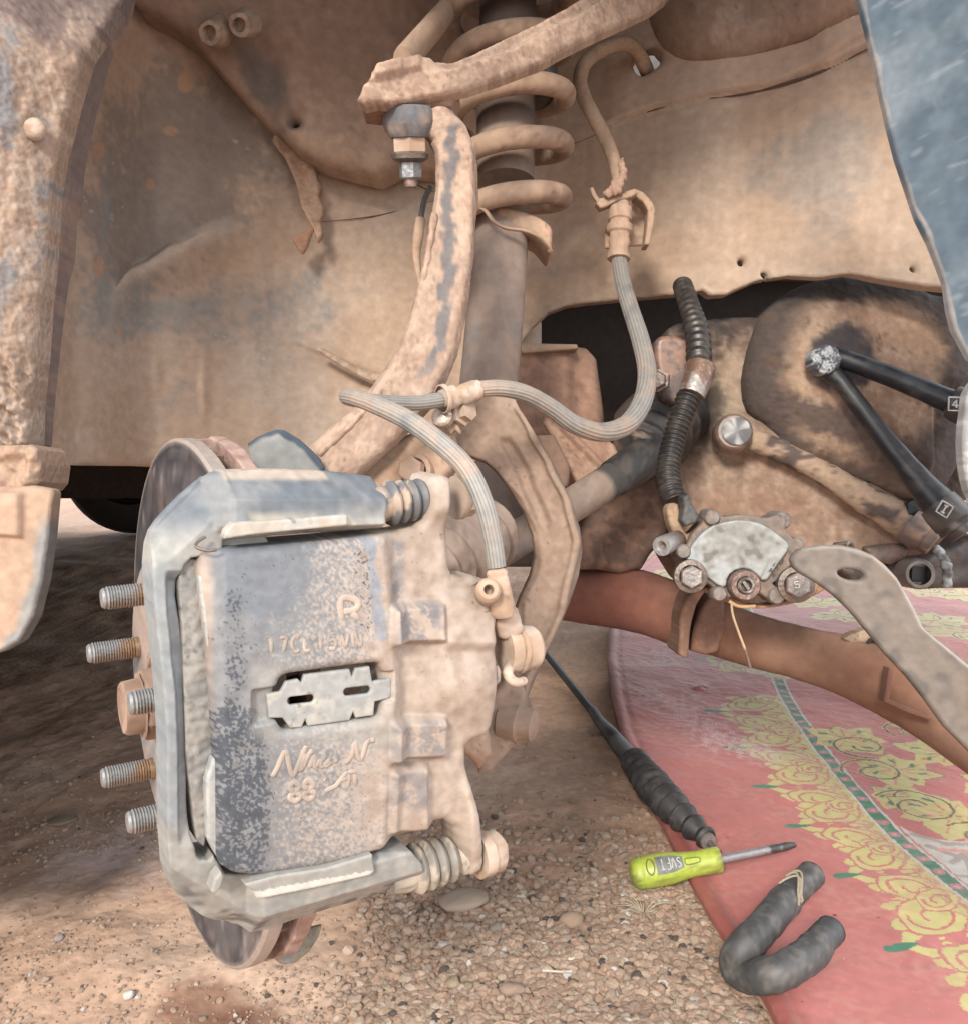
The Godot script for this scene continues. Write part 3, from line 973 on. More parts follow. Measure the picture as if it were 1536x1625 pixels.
	part(tyre, "tyre", lathe(tc + Vector3(0, 0, -0.09), Vector3(0, 0, 1), [[0, 0.12], [0.0, 0.19], [0.02, 0.212], [0.06, 0.22], [0.12, 0.22], [0.16, 0.212], [0.18, 0.19], [0.18, 0.12]], {"n": 48, "col": worn(Color(0.022, 0.021, 0.022), Color(0.05, 0.04, 0.035), 6.0)}), M.rubber)
	part(tyre, "rim", lathe(tc + Vector3(0, 0, -0.06), Vector3(0, 0, 1), [[0, 0], [0, 0.125], [0.12, 0.125], [0.12, 0.11], [0.05, 0.09], [0.06, 0.0]], {"n": 36, "col": Color(0.04, 0.04, 0.042)}), M.worn_steel)


# ------------------------------------------------------------------ wheel hub, disc, caliper
const YAW := 31.0
var A: Vector3
var U: Vector3
var hub_c: Vector3

func cal_d(x: float, y: float, off: float) -> float:
	var p0 := hub_c + U * (0.19 + off)
	var r := ray(x, y)
	var d := (p0 - cam_pos).dot(U) / r.dot(U)
	var dy := (y - 1128.0) * d / F
	return d + dy * dy / 0.38 * 0.55

func cplate(a: Variant, off: float, o := {}) -> Array:
	o.ex = -U
	return plate(a, func(x, y): return cal_d(x, y, off), o)

# a raised stroke on the caliper face
func strokes(list: Array, w: float, off: float, col: Variant) -> Array:
	var out: Array = []
	for s in list:
		var pts: Array = []
		for q in s:
			pts.append(P(q[0], q[1], cal_d(q[0], q[1], off)))
		out.append_array(tube(pts, w, {"n": 12, "sub": 4, "col": col, "round": w * 0.7, "flat": 0.6, "e": 3.0, "up": U, "straight": s.size() < 4}))
	return out

func glyph(ch: String) -> Array:
	match ch:
		"R": return [[[0, 1], [0, 0], [0.7, 0], [0.95, 0.25], [0.7, 0.5], [0, 0.52]], [[0.45, 0.52], [1, 1]]]
		"1": return [[[0.3, 0.2], [0.5, 0], [0.5, 1]]]
		"7": return [[[0, 0], [0.9, 0], [0.4, 1]]]
		"C": return [[[0.9, 0.15], [0.5, 0], [0.1, 0.2], [0, 0.5], [0.1, 0.8], [0.5, 1], [0.9, 0.85]]]
		"L": return [[[0, 0], [0, 1], [0.8, 1]]]
		"5": return [[[0.85, 0], [0.1, 0], [0.05, 0.45], [0.6, 0.4], [0.9, 0.7], [0.6, 1], [0, 0.92]]]
		"V": return [[[0, 0], [0.5, 1], [1, 0]]]
		"N": return [[[0, 1], [0, 0], [0.9, 1], [0.9, 0]]]
		"8": return [[[0.5, 0.5], [0.1, 0.25], [0.5, 0], [0.9, 0.25], [0.5, 0.5], [0.05, 0.75], [0.5, 1], [0.95, 0.75], [0.5, 0.5]]]
		"B": return [[[0, 0], [0, 1], [0.7, 0.95], [0.9, 0.72], [0.6, 0.5], [0, 0.5]], [[0.6, 0.5], [0.85, 0.25], [0.6, 0], [0, 0]]]
		"A": return [[[0, 1], [0.5, 0], [1, 1]], [[0.2, 0.65], [0.8, 0.65]]]
		"T": return [[[0, 0], [1, 0]], [[0.5, 0], [0.5, 1]]]
		"4": return [[[0.7, 1], [0.7, 0], [0, 0.68], [1, 0.68]]]
		"S": return [[[0.9, 0.1], [0.5, 0], [0.1, 0.2], [0.45, 0.5], [0.9, 0.75], [0.5, 1], [0.05, 0.9]]]
		"F": return [[[0.8, 0], [0, 0], [0, 1]], [[0, 0.5], [0.6, 0.5]]]
		"I": return [[[0.5, 0], [0.5, 1]], [[0.15, 0], [0.85, 0]], [[0.15, 1], [0.85, 1]]]
		"0": return [[[0.5, 0], [0.1, 0.3], [0.1, 0.7], [0.5, 1], [0.9, 0.7], [0.9, 0.3], [0.5, 0]]]
	return []

# letters along a line in picture units: start, step vector, height vector
func word(t: String, at: Vector2, step: Vector2, down: Vector2, fill := 0.72) -> Array:
	var out: Array = []
	for i in t.length():
		for s in glyph(t[i]):
			var l: Array = []
			for q in s:
				var v: Vector2 = at + step * (i + q[0] * fill) + down * q[1]
				l.append([v.x, v.y])
			out.append(l)
	return out

func wheel_and_brake() -> void:
	A = Vector3(-cos(deg_to_rad(YAW)), 0, sin(deg_to_rad(YAW)))
	U = Vector3(sin(deg_to_rad(YAW)), 0, cos(deg_to_rad(YAW)))
	hub_c = P(335, 1101, 0.60)
	var R := 0.156
	# --- disc with hub and studs
	var disc := thing("brake_disc", hub_c, "dark grey vented brake disc with a rusty hub and five bare wheel studs", "brake disc")
	var face := func(p: Vector3, s: float, ang: float) -> Color:
		var rr := ((p - hub_c) - A * (p - hub_c).dot(A)).length()
		var c := Color(0.038, 0.037, 0.044).lerp(Color(0.085, 0.08, 0.088), smoothstep(-0.3, 0.5, n3(Vector3(rr * 3.0, ang * 0.05, 0), 90.0)))
		c = c.lerp(Color(0.20, 0.15, 0.13), 0.5 * smoothstep(0.15, 0.6, n3(p, 26.0)))
		c = c.lerp(Color(0.30, 0.28, 0.28), 0.6 * smoothstep(0.45, 0.8, n3(Vector3(p.x, p.y * 3.0, p.z), 60.0)))
		c = c.lerp(Color(0.22, 0.16, 0.13), smoothstep(0.1, 0.085, rr))
		return c.lerp(Color(0.36, 0.3, 0.265), smoothstep(R - 0.004, R - 0.001, rr))
	var edge := worn(Color(0.33, 0.25, 0.215), Color(0.24, 0.175, 0.15), 60.0, 0.1)
	part(disc, "outer_ring", lathe(hub_c, A, [[0.0125, 0.05], [0.0125, 0.08], [0.0125, 0.092], [0.0125, 0.102], [0.0125, 0.11], [0.0125, 0.12], [0.0125, 0.128], [0.0125, 0.136], [0.0125, 0.143], [0.0125, 0.149], [0.0125, R - 0.005], [0.0125, R - 0.003], [0.0125, R - 0.0015], [0.011, R], [0.004, R], [0.003, R - 0.001], [0.003, 0.06]], {"n": 120, "col": face}), M.dull_steel)
	part(disc, "inner_ring", lathe(hub_c, A, [[-0.0055, 0.06], [-0.0055, R - 0.001], [-0.0065, R], [-0.0135, R], [-0.0145, R - 0.001], [-0.0145, 0.05]], {"n": 120, "col": worn(Color(0.36, 0.25, 0.21), Color(0.26, 0.16, 0.13), 90.0), "rough": [0.0014, 240.0]}), M.mud)
	var vanes: Array = []
	for k in 36:
		var a := TAU * k / 36
		var dir := Vector3.UP * cos(a) + U * sin(a)
		vanes.append_array(box(Vector3(-0.002, 0.08, -0.0062), Vector3(0.002, R - 0.006, 0.0037), Color(0.2, 0.12, 0.095), Basis(dir.cross(A), dir, A), hub_c))
	var vn := part(disc, "cooling_vane", vanes, M.mud)
	vn.set_meta("kind", "stuff")
	var hubc := worn(Color(0.30, 0.205, 0.15), Color(0.20, 0.125, 0.09), 40.0, 0.1)
	part(disc, "hat", lathe(hub_c, A, [[0.0125, 0.092], [0.026, 0.089], [0.028, 0.086], [0.028, 0.03]], {"n": 60, "col": worn(Color(0.33, 0.25, 0.21), GREY, 20.0, 0.1)}), M.cast)
	var hub := part(disc, "hub", lathe(hub_c, A, [[0.026, 0.034], [0.030, 0.0335], [0.0315, 0.032], [0.0315, 0.028], [0.028, 0.026], [0.028, 0.0]], {"n": 40, "col": hubc}), M.dusty)
	part(hub, "axle_nut", lathe(hub_c, A, [[0.026, 0.021], [0.039, 0.021], [0.0415, 0.0195]], {"n": 6, "hex": true, "col": hubc, "turn": 0.2}) + lathe(hub_c, A, [[0.0415, 0.0195], [0.042, 0.0165], [0.0505, 0.0158], [0.0518, 0.0145], [0.051, 0.0125], [0.049, 0.0]], {"n": 24, "col": hubc, "rough": [0.001, 120.0]}), M.dusty)
	# studs: one thread shape, five places
	var stud_c := func(p: Vector3, s: float, _a: float) -> Color:
		return Color(0.33, 0.33, 0.335).lerp(Color(0.34, 0.2, 0.10), 0.8 * smoothstep(0.2, 0.7, n3(p * 0.3, 90.0) + smoothstep(0.014, 0.0, s) * 0.45))
	var prof: Array = [[-0.006, 0.0066]]
	for k in 17:
		prof.append([0.002 + k * 0.0016, 0.0069])
		prof.append([0.0028 + k * 0.0016, 0.0059])
	prof.append([0.0296, 0.0062])
	prof.append([0.031, 0.0052])
	prof.append([0.0312, 0.003])
	prof.append([0.0302, 0.0])
	var stud_mesh := join(lathe(Vector3.ZERO, A, prof, {"n": 20, "col": stud_c}))
	for k in 5:
		var a := deg_to_rad(-92.0 + 72.0 * k)
		var o := MeshInstance3D.new()
		o.name = "wheel_stud" if k == 0 else "wheel_stud_%03d" % k
		o.mesh = stud_mesh
		o.material_override = M.worn_steel
		o.position = A * 0.0285 + U * cos(a) * 0.066 - Vector3.UP * sin(a) * 0.066
		disc.add_child(o)
	# --- dust shield behind the disc
	var sh_c := func(p: Vector3, x: float, y: float) -> Color:
		var c := Color(0.19, 0.195, 0.19).lerp(Color(0.27, 0.26, 0.245), smoothstep(-0.2, 0.4, n3(p, 16.0)))
		var e := line_dist(x, y, [[398, 702], [425, 687], [445, 684], [475, 700], [500, 722], [514, 745]])
		return c.lerp(Color(0.05, 0.065, 0.09), smoothstep(9, 3, e + 4.0 * n3(p, 80.0)))
	var sh_h := func(p: Vector3, x: float, y: float, d: float) -> float: return 0.003 * smoothstep(14, 6, d) + 0.001 * n3(p, 40.0)
	var shield := thing("dust_shield", P(460, 720, 0.615), "bent grey sheet metal dust shield poking up behind the brake disc", "dust shield")
	part(shield, "upper_lobe", plate([[395, 704], [410, 694], [425, 687], [440, 682], [452, 683], [475, 697], [492, 712], [506, 726], [516, 742], [510, 752], [505, 790], [420, 800], [400, 760]], 0.625, {"c": 2.5, "r": 3.0, "t": 0.003, "h": sh_h, "col": sh_c}), M.dusty)
	part(shield, "lower_lobe", plate([[425, 1490], [510, 1470], [505, 1490], [490, 1512], [468, 1530], [448, 1532], [436, 1524]], 0.60, {"c": 2.5, "r": 4.0, "t": 0.004, "col": worn(Color(0.22, 0.19, 0.14), GREY, 30.0)}), M.cast)

	# --- caliper bracket
	var brk := thing("caliper_bracket", hub_c + U * 0.17, "grey C-shaped brake caliper bracket with chamfered upper and lower arms", "caliper bracket")
	var silt := Color(0.27, 0.262, 0.242)
	var br_c := func(p: Vector3, x: float, y: float) -> Color:
		var nz := n3(p, 30.0) + 0.6 * n3(p, 110.0)
		var c := silt.lerp(Color(0.225, 0.222, 0.212), smoothstep(-0.2, 0.4, nz))
		var top := smoothstep(860, 820, y + (x - 300) * 0.12 + 12.0 * nz)
		c = c.lerp(Color(0.115, 0.128, 0.145).lerp(Color(0.19, 0.195, 0.20), smoothstep(-0.1, 0.5, n3(p, 14.0) + 0.3 * n3(p, 90.0))), top)
		c = c.lerp(Color(0.37, 0.325, 0.26), 0.75 * block(x, y, 380, 812, 640, 836, 9.0, -0.02) * smoothstep(-0.3, 0.2, nz))
		c = c.lerp(Color(0.42, 0.34, 0.27), 0.8 * block(x, y, 362, 742, 530, 763, 4.0))
		# worn leg, its blue tint painting in the reflected sky
		c = c.lerp(Color(0.185, 0.215, 0.24), 0.75 * block(x, y, 232, 900, 300, 1310, 16.0) * (0.8 + 0.2 * nz))
		c = c.lerp(Color(0.075, 0.08, 0.085), 0.75 * smoothstep(0.05, 0.45, nz + 0.25) * smoothstep(24, 5, absf(y - tab(x, [[285, 1425], [400, 1480], [430, 1478], [640, 1412]])) - 4.0) * smoothstep(280, 310, x))
		return c * (1.0 + 0.12 * n3(p, 190.0))
	var arm_bow := func(_p: Vector3, x: float, y: float, d: float) -> float:
		var h := 0.0
		var lin := func(v: float, a: float, b: float) -> float: return clampf((v - a) / (b - a), 0.0, 1.0)
		# upper arm: a block with a sloped top face, a chamfered corner running down to the leg
		var onarm: float = lin.call(x, 340.0, 366.0)
		h += 0.008 * onarm * lin.call(y - (x - 360.0) * -0.02, 846.0, 834.0)
		h -= 0.019 * lin.call(y, 790.0, 752.0) * lin.call(x, 320.0, 372.0)
		h -= 0.004 * lin.call(x, 520.0, 600.0) * lin.call(y, 846.0, 820.0)
		var diag := ((x - 350.0) * 0.70 + (y - 757.0) * 0.72) # distance in from the slanted outer edge
		h -= 0.016 * lin.call(diag, 40.0, 4.0) * lin.call(x, 362.0, 340.0) * lin.call(y, 900.0, 850.0)
		# lower arm
		var yl := y + (x - 400.0) * 0.29
		h += 0.007 * lin.call(x, 392.0, 412.0) * lin.call(yl, 1402.0, 1414.0)
		h -= 0.018 * lin.call(yl, 1448.0, 1500.0) * lin.call(x, 330.0, 400.0)
		h -= 0.010 * lin.call((x - 285.0) * -0.5 + (y - 1425.0) * 0.86, -34.0, 6.0) * lin.call(x, 410.0, 380.0)
		# leg: proud outer rib, lower inner facet
		var xr := tab(y, [[880, 266], [960, 268], [1030, 275], [1110, 283], [1200, 286], [1330, 287]])
		h -= 0.006 * lin.call(x, xr - 4.0, xr + 4.0) * lin.call(y, 905.0, 925.0) * lin.call(y, 1345.0, 1310.0)
		h += 0.0003 * n3(_p, 60.0)
		return h
	part(brk, "frame", cplate([[243, 905], [246, 872], [252, 852], [264, 834], [282, 814], [304, 792], [330, 770], [352, 757], [366, 751], [430, 749], [520, 751], [575, 756], [606, 760], [610, 800], [605, 838], [560, 842], [470, 848], [400, 853], [366, 856], [356, 858], [354, 876], [330, 880], [318, 884], [305, 886], [294, 898], [287, 920], [285, 950], [293, 1000], [300, 1060], [304, 1130], [304, 1200], [303, 1280], [306, 1330], [311, 1348], [313, 1360], [320, 1366], [332, 1366], [340, 1358], [350, 1372], [358, 1388], [390, 1390], [440, 1386], [520, 1376], [600, 1350], [644, 1343], [660, 1362], [668, 1390], [664, 1416], [630, 1428], [560, 1452], [500, 1472], [440, 1494], [410, 1500], [390, 1498], [366, 1488], [330, 1470], [300, 1448], [282, 1424], [272, 1396], [267, 1330], [267, 1260], [266, 1180], [262, 1110], [254, 1030], [246, 960]], -0.007, {"c": 2.0, "r": 5.0, "t": 0.02, "h": arm_bow, "col": br_c, "band": 24.0}), M.cast)
	# stainless slippers
	var clipc := Color(0.345, 0.335, 0.305)
	part(brk, "upper_slipper", cplate([[360, 842], [372, 830], [440, 826], [552, 817], [553, 834], [470, 842], [400, 849], [356, 856]], 0.004, {"c": 2.0, "r": 3.0, "t": 0.006, "col": worn(clipc, Color(0.36, 0.32, 0.27), 50.0)}) + cplate([[356, 848], [420, 846], [430, 866], [350, 874], [318, 884]], -0.012, {"c": 2.5, "r": 2.0, "t": 0.004, "col": clipc}), M.cast)
	part(brk, "lower_slipper", cplate([[388, 1404], [440, 1390], [520, 1378], [592, 1356], [595, 1384], [588, 1390], [500, 1410], [420, 1426], [408, 1426], [404, 1416]], 0.0035, {"c": 2.0, "r": 3.0, "t": 0.006, "col": func(p, x, y): return Color(0.48, 0.475, 0.44) if y > 1414.5 - (x - 404) * 0.178 + 2.0 * n3(p, 300.0) else silt}), M.cast)
	part(brk, "spring_clip", tube([P(326, 852, 0.405), P(314, 860, 0.402), P(312, 868, 0.40), P(330, 874, 0.40), P(344, 872, 0.402)], 0.0007, {"n": 8, "col": Color(0.2, 0.16, 0.13)}), M.worn_steel)
	part(brk, "anti_rattle_tab", cplate([[336, 1416], [342, 1396], [352, 1384], [356, 1392], [352, 1408], [342, 1420]], 0.004, {"c": 1.5, "r": 3.0, "t": 0.008, "col": silt}), M.cast)
	# --- outboard pad
	var pad := thing("brake_pad", hub_c + U * 0.15, "grey brake pad edge between the bracket and the caliper body", "brake pad")
	part(pad, "backing_plate", cplate([[288, 892], [296, 886], [313, 888], [322, 900], [318, 925], [328, 960], [334, 1050], [342, 1120], [346, 1200], [336, 1270], [325, 1345], [313, 1335], [296, 1200], [290, 1000], [284, 930]], -0.010, {"c": 2.0, "r": 3.0, "t": 0.04, "h": func(p, _x, _y, _d): return 0.0006 * n3(p, 200.0), "col": worn(Color(0.19, 0.185, 0.175), Color(0.25, 0.235, 0.215), 60.0)}), M.cast)
	part(pad, "friction_block", cplate([[316, 916], [324, 902], [342, 910], [350, 1000], [352, 1372], [340, 1352], [330, 1332], [328, 1240], [338, 1205], [346, 1200], [346, 1060], [330, 1026], [321, 960]], -0.005, {"c": 2.0, "r": 5.0, "t": 0.04, "col": worn(Color(0.36, 0.36, 0.345), Color(0.29, 0.30, 0.30), 40.0)}), M.cast)
	# --- caliper body
	var cal := thing("brake_caliper", hub_c + U * 0.18, "dust caked brake caliper body with cast letters and an oval window", "brake caliper")
	var bh := func(p: Vector3, x: float, y: float, d: float) -> float:
		var sk := (x - 600) * -0.12 # features slope up to the right
		var h := 0.0003 * n3(p, 14.0) + 0.0003 * n3(p, 90.0)
		h -= 0.009 * smoothstep(612, 650, x + 10.0 * sin(y * 0.01)) # piston side is lower
		h += 0.007 * block(x, y - sk * 0.35, 625, 966, 712, 1026, 7.0)
		h += 0.007 * block(x, y - sk * 0.35, 625, 1150, 716, 1212, 7.0)
		h += 0.006 * block(x, y - sk * 0.3, 625, 1225, 690, 1330, 8.0)
		h += 0.005 * block(x, y, 712, 950, 800, 1030, 12.0)
		h += 0.010 * exp(-pow((x - 752) / 60.0, 2.0) - pow((y - 1090) / 55.0, 2.0))
		h += 0.008 * smoothstep(30, 8, absf(x - 706)) * smoothstep(850, 800, y) # upper lug
		h += 0.007 * smoothstep(24, 8, absf(x - 764)) * smoothstep(1230, 1310, y)
		h -= 0.0035 * block(x, y - (x - 410) * -0.16, 402, 1096, 450, 1150, 4.0) # recess beside the window
		h -= 0.003 * block(x, y - (x - 600) * -0.16, 600, 1070, 626, 1116, 3.0)
		h -= 0.004 * smoothstep(362, 330, x) # outer corner falls away
		return h
	var bc := func(p: Vector3, x: float, y: float) -> Color:
		var nz := n3(p, 26.0) + 0.7 * n3(p, 95.0)
		var fine := n3(p, 400.0) + 0.8 * n3(p, 760.0)
		var paint := Color(0.10, 0.125, 0.155)
		var c := Color(0.36, 0.29, 0.24).lerp(Color(0.295, 0.225, 0.178), smoothstep(-0.3, 0.5, nz))
		# painted face showing through on the bridge
		var g := smoothstep(640, 560, x + 30.0 * nz) * smoothstep(330, 350, x)
		var grey := Color(0.155, 0.165, 0.178).lerp(Color(0.35, 0.30, 0.265), smoothstep(-0.55, 0.75, 0.75 * fine + 0.25 * nz + (x - 520.0) / 170.0 + (y - 1050) * 0.0004))
		c = c.lerp(grey, g * 0.92)
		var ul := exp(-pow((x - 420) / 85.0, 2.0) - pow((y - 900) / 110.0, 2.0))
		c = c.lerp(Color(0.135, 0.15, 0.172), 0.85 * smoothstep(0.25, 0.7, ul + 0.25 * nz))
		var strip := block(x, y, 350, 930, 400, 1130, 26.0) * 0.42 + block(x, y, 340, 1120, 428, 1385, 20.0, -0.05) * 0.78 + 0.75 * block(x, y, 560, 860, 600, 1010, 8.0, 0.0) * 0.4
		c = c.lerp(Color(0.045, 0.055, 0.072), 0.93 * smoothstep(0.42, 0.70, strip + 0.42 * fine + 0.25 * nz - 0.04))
		var bl := smoothstep(12, 5, line_dist(x, y, [[586, 858], [592, 900], [598, 960], [608, 1010]]) + 5.0 * nz)
		c = c.lerp(Color(0.16, 0.205, 0.265), 0.7 * bl * smoothstep(-0.4, 0.1, fine + 0.3))
		for q in [[626, 962, 706, 1022], [618, 1150, 712, 1204], [618, 1230, 688, 1290], [628, 862, 655, 980]]:
			c = c.lerp(Color(0.115, 0.12, 0.145).lerp(grey, 0.35 + 0.4 * n3(p, 40.0)), 0.85 * block(x, y - (x - 640) * -0.05, q[0], q[1], q[2], q[3], 7.0) * smoothstep(-0.45, 0.25, 0.3 * fine + nz + 0.15))
		c = c.lerp(paint, 0.6 * smoothstep(0.55, 0.85, nz * 0.6 + 0.4 * fine) * smoothstep(600, 640, x))
		c = c.lerp(silt, 0.55 * block(x, y, 400, 1050, 626, 1170, 14.0, -0.1))
		return c * (1.0 + 0.10 * n3(p, 190.0))
	var window := poly([[442, 1098], [450, 1076], [478, 1069], [545, 1060], [598, 1054], [607, 1060], [611, 1076], [612, 1112], [607, 1132], [596, 1141], [540, 1149], [480, 1157], [456, 1161], [446, 1152], [440, 1136]], 3)
	part(cal, "body", cplate([[320, 905], [326, 886], [345, 875], [430, 868], [520, 860], [600, 852], [652, 848], [676, 841], [688, 828], [690, 800], [688, 772], [694, 759], [708, 755], [720, 759], [726, 772], [725, 800], [727, 850], [730, 905], [736, 918], [752, 922], [768, 920], [800, 930], [806, 960], [804, 985], [799, 1000], [802, 1040], [799, 1100], [798, 1160], [790, 1178], [766, 1186], [756, 1196], [757, 1225], [764, 1262], [770, 1310], [774, 1350], [772, 1386], [758, 1396], [746, 1394], [742, 1368], [741, 1342], [736, 1326], [722, 1314], [706, 1318], [700, 1328], [680, 1332], [640, 1344], [600, 1354], [560, 1366], [500, 1380], [440, 1390], [400, 1392], [372, 1388], [354, 1378], [347, 1360], [346, 1200], [342, 1120], [336, 1040], [327, 970]], 0.0, {"c": 1.8, "r": 15.0, "t": 0.026, "h": bh, "col": bc, "holes": [window], "band": 16.0}), M.cast)
	var plate_holes := []
	for q in [[479, 1111], [568, 1097]]:
		var sl := PackedVector2Array()
		for k in 20:
			var t := TAU * k / 20.0
			sl.append(Vector2(q[0], q[1]) + Vector2(cos(t) * 6.5 + (15.0 if cos(t) > 0 else -15.0), sin(t) * 6.5).rotated(-0.13))
		plate_holes.append(sl)
	part(cal, "window_clip", cplate([[424, 1102], [446, 1098], [455, 1082], [474, 1078], [480, 1084], [484, 1071], [556, 1062], [560, 1074], [566, 1061], [588, 1058], [592, 1082], [622, 1076], [622, 1108], [596, 1114], [594, 1136], [566, 1140], [562, 1130], [556, 1144], [490, 1153], [486, 1142], [480, 1155], [462, 1156], [450, 1140], [428, 1140]], -0.0022, {"c": 1.3, "r": 3.0, "t": 0.002, "col": worn(Color(0.33, 0.32, 0.29), Color(0.27, 0.275, 0.27), 30.0), "holes": plate_holes}), M.cast)
	var lc := worn(Color(0.36, 0.295, 0.25), Color(0.29, 0.245, 0.215), 60.0)
	part(cal, "cast_lettering", strokes(word("R", Vector2(541, 952), Vector2(34, -3), Vector2(2, 36), 0.85), 0.0016, -0.0003, lc), M.dusty)
	part(cal, "cast_lettering", strokes(word("17CL15VN", Vector2(424, 1014), Vector2(19.5, -1.6), Vector2(1, 24), 0.66), 0.00085, -0.0001, lc), M.dusty)
	part(cal, "cast_mark", strokes([[[762, 1062], [764, 1082]], [[752, 1064], [772, 1058]], [[775, 1068], [788, 1060], [790, 1080], [778, 1084]], [[742, 1086], [750, 1098]], [[768, 1084], [784, 1090]]], 0.0013, -0.0085, lc), M.dusty)
	var script := [
		[[432, 1234], [440, 1219], [449, 1198], [455, 1195], [462, 1225], [468, 1227], [484, 1188], [487, 1189]],
		[[485, 1191], [477, 1223], [489, 1200], [497, 1188]], [[490, 1220], [499, 1200], [500, 1216], [509, 1206], [511, 1216], [524, 1205], [517, 1215], [528, 1208]], [[530, 1208], [537, 1206]],
		[[546, 1212], [558, 1200], [563, 1178], [568, 1200], [574, 1203], [583, 1177], [596, 1175]],
		[[513, 1256], [533, 1247], [553, 1222]], [[539, 1237], [555, 1234]], [[550, 1225], [571, 1223]], [[555, 1226], [552, 1252]], [[563, 1224], [564, 1250]], [[514, 1236], [517, 1237]]]
	part(cal, "cast_script", strokes(script, 0.00115, -0.0002, lc) + strokes(word("88", Vector2(458, 1242), Vector2(22, -3), Vector2(2, 30), 0.85), 0.0014, -0.0003, lc), M.dusty)
	# slide pins: boots, collars, bolts
	var slide := func(x0: float, y0: float, x1: float, y1: float, off: float, rpx: float, dark: Color, light: Color) -> void:
		var a := P(x0, y0, cal_d(x0, y0, off))
		var b := P(x1, y1, cal_d(x1, y1, off))
		var dir := b - a
		var L := dir.length()
		var r := rpx * cal_d(x0, y0, off) / F
		var pr: Array = [[-0.010, 0.0], [-0.010, r * 0.72], [-0.002, r * 0.84]]
		for k in 4:
			var s := L * (0.06 + 0.16 * k)
			pr.append_array([[s, r * (0.80 - 0.03 * k)], [s + L * 0.04, r * (0.98 - 0.03 * k)], [s + L * 0.08, r * (1.04 - 0.03 * k)], [s + L * 0.12, r * (0.98 - 0.03 * k)]])
		pr.append([L * 0.72, r * 0.62])
		part(cal, "slide_boot", lathe(a, dir, pr, {"n": 36, "col": worn(dark, light, 70.0, 0.15)}), M.rubber)
		part(cal, "slide_collar", lathe(a, dir, [[L * 0.70, r * 0.6], [L * 0.78, r * 0.74], [L * 0.8, r * 0.80], [L * 0.98, r * 0.82], [L * 1.01, r * 0.78]], {"n": 24, "col": worn(light, dark, 60.0, 0.25)}), M.dusty)
	slide.call(606.0, 800.0, 700.0, 788.0, -0.014, 36.0, Color(0.11, 0.11, 0.115), Color(0.34, 0.26, 0.20))
	slide.call(646.0, 1382.0, 750.0, 1352.0, -0.014, 39.0, Color(0.20, 0.18, 0.155), Color(0.38, 0.33, 0.265))
	var ba := P(722, 790, cal_d(722, 790, -0.019))
	part(cal, "pin_bolt", lathe(ba, -A, [[0.0, 0.0], [0.0, 0.0110], [0.003, 0.0110], [0.004, 0.0105]], {"n": 24, "col": PALE}) + lathe(ba, -A, [[0.004, 0.0105], [0.010, 0.0100], [0.0115, 0.008], [0.0116, 0.0]], {"n": 6, "hex": true, "col": PALE}), M.dusty)
	var bb := P(757, 1358, cal_d(757, 1358, -0.013))
	part(cal, "pin_bolt", lathe(bb, -A, [[0.0, 0.0], [0.0, 0.0118], [0.006, 0.0118], [0.0065, 0.0106], [0.012, 0.0104], [0.014, 0.0085], [0.0142, 0.0]], {"n": 22, "col": worn(PALE, DUST, 60.0), "rough": [0.0006, 120.0]}), M.dusty)
	# bleed screw, banjo block and hose end fittings
	var bp := P(768, 948, cal_d(768, 948, -0.010))
	var bd := (P(778, 932, cal_d(778, 932, 0.012)) - bp).normalized()
	part(cal, "bleed_screw", lathe(bp, bd, [[-0.004, 0.0088], [0.006, 0.0083]], {"n": 6, "hex": true, "col": worn(Color(0.42, 0.33, 0.26), DUST, 60.0)}) + lathe(bp, bd, [[0.006, 0.006], [0.012, 0.0052], [0.014, 0.0062], [0.019, 0.006], [0.0205, 0.0045], [0.0205, 0.0025], [0.014, 0.002], [0.014, 0.0]], {"n": 18, "col": worn(Color(0.33, 0.28, 0.24), DUST, 60.0)}), M.dusty)
	var bjp := [[788, 900, cal_d(788, 900, 0.0), 18], [789, 915, cal_d(789, 915, 0.0), 16], [792, 935, cal_d(792, 935, 0.0), 18], [799, 975, cal_d(799, 975, -0.004), 22]]
	var bj := px_path(bjp)
	part(cal, "banjo_fitting", tube(bj[0], bj[1], {"n": 18, "e": 3.0, "round": 0.003, "col": worn(PALE, DUST, 60.0), "rough": [0.0008, 80.0]}), M.dusty)
	var b2 := px_path([[792, 965, cal_d(792, 965, -0.012), 24], [804, 990, cal_d(804, 990, -0.012), 25], [806, 1010, cal_d(806, 1010, -0.014), 22]])
	part(cal, "banjo_boss", tube(b2[0], b2[1], {"n": 18, "e": 2.6, "round": 0.005, "col": worn(PALE, DUST, 60.0), "rough": [0.0014, 60.0]}), M.dusty)
	var kp := P(800, 1032, cal_d(800, 1032, -0.014))
	part(cal, "banjo_bolt", lathe(kp, -A + U * 0.1, [[0.0, 0.0], [0.0, 0.0118], [0.006, 0.0118], [0.0065, 0.0112], [0.007, 0.0122], [0.009, 0.0122], [0.0095, 0.0112], [0.0165, 0.0110], [0.0185, 0.009], [0.0185, 0.0]], {"n": 22, "col": worn(PALE, DUST, 60.0), "rough": [0.0008, 90.0]}), M.dusty)
	var hk := px_path([[816, 1048, cal_d(816, 1048, -0.012), 9], [806, 1066, cal_d(806, 1066, -0.006), 8.5], [811, 1078, cal_d(811, 1078, -0.004), 8], [822, 1083, cal_d(822, 1083, -0.004), 7.5], [834, 1079, cal_d(834, 1079, -0.006), 7]])
	part(cal, "hook_pin", tube(hk[0], hk[1], {"n": 14, "round": 0.0018, "col": worn(PALE, DUST, 60.0)}), M.dusty)


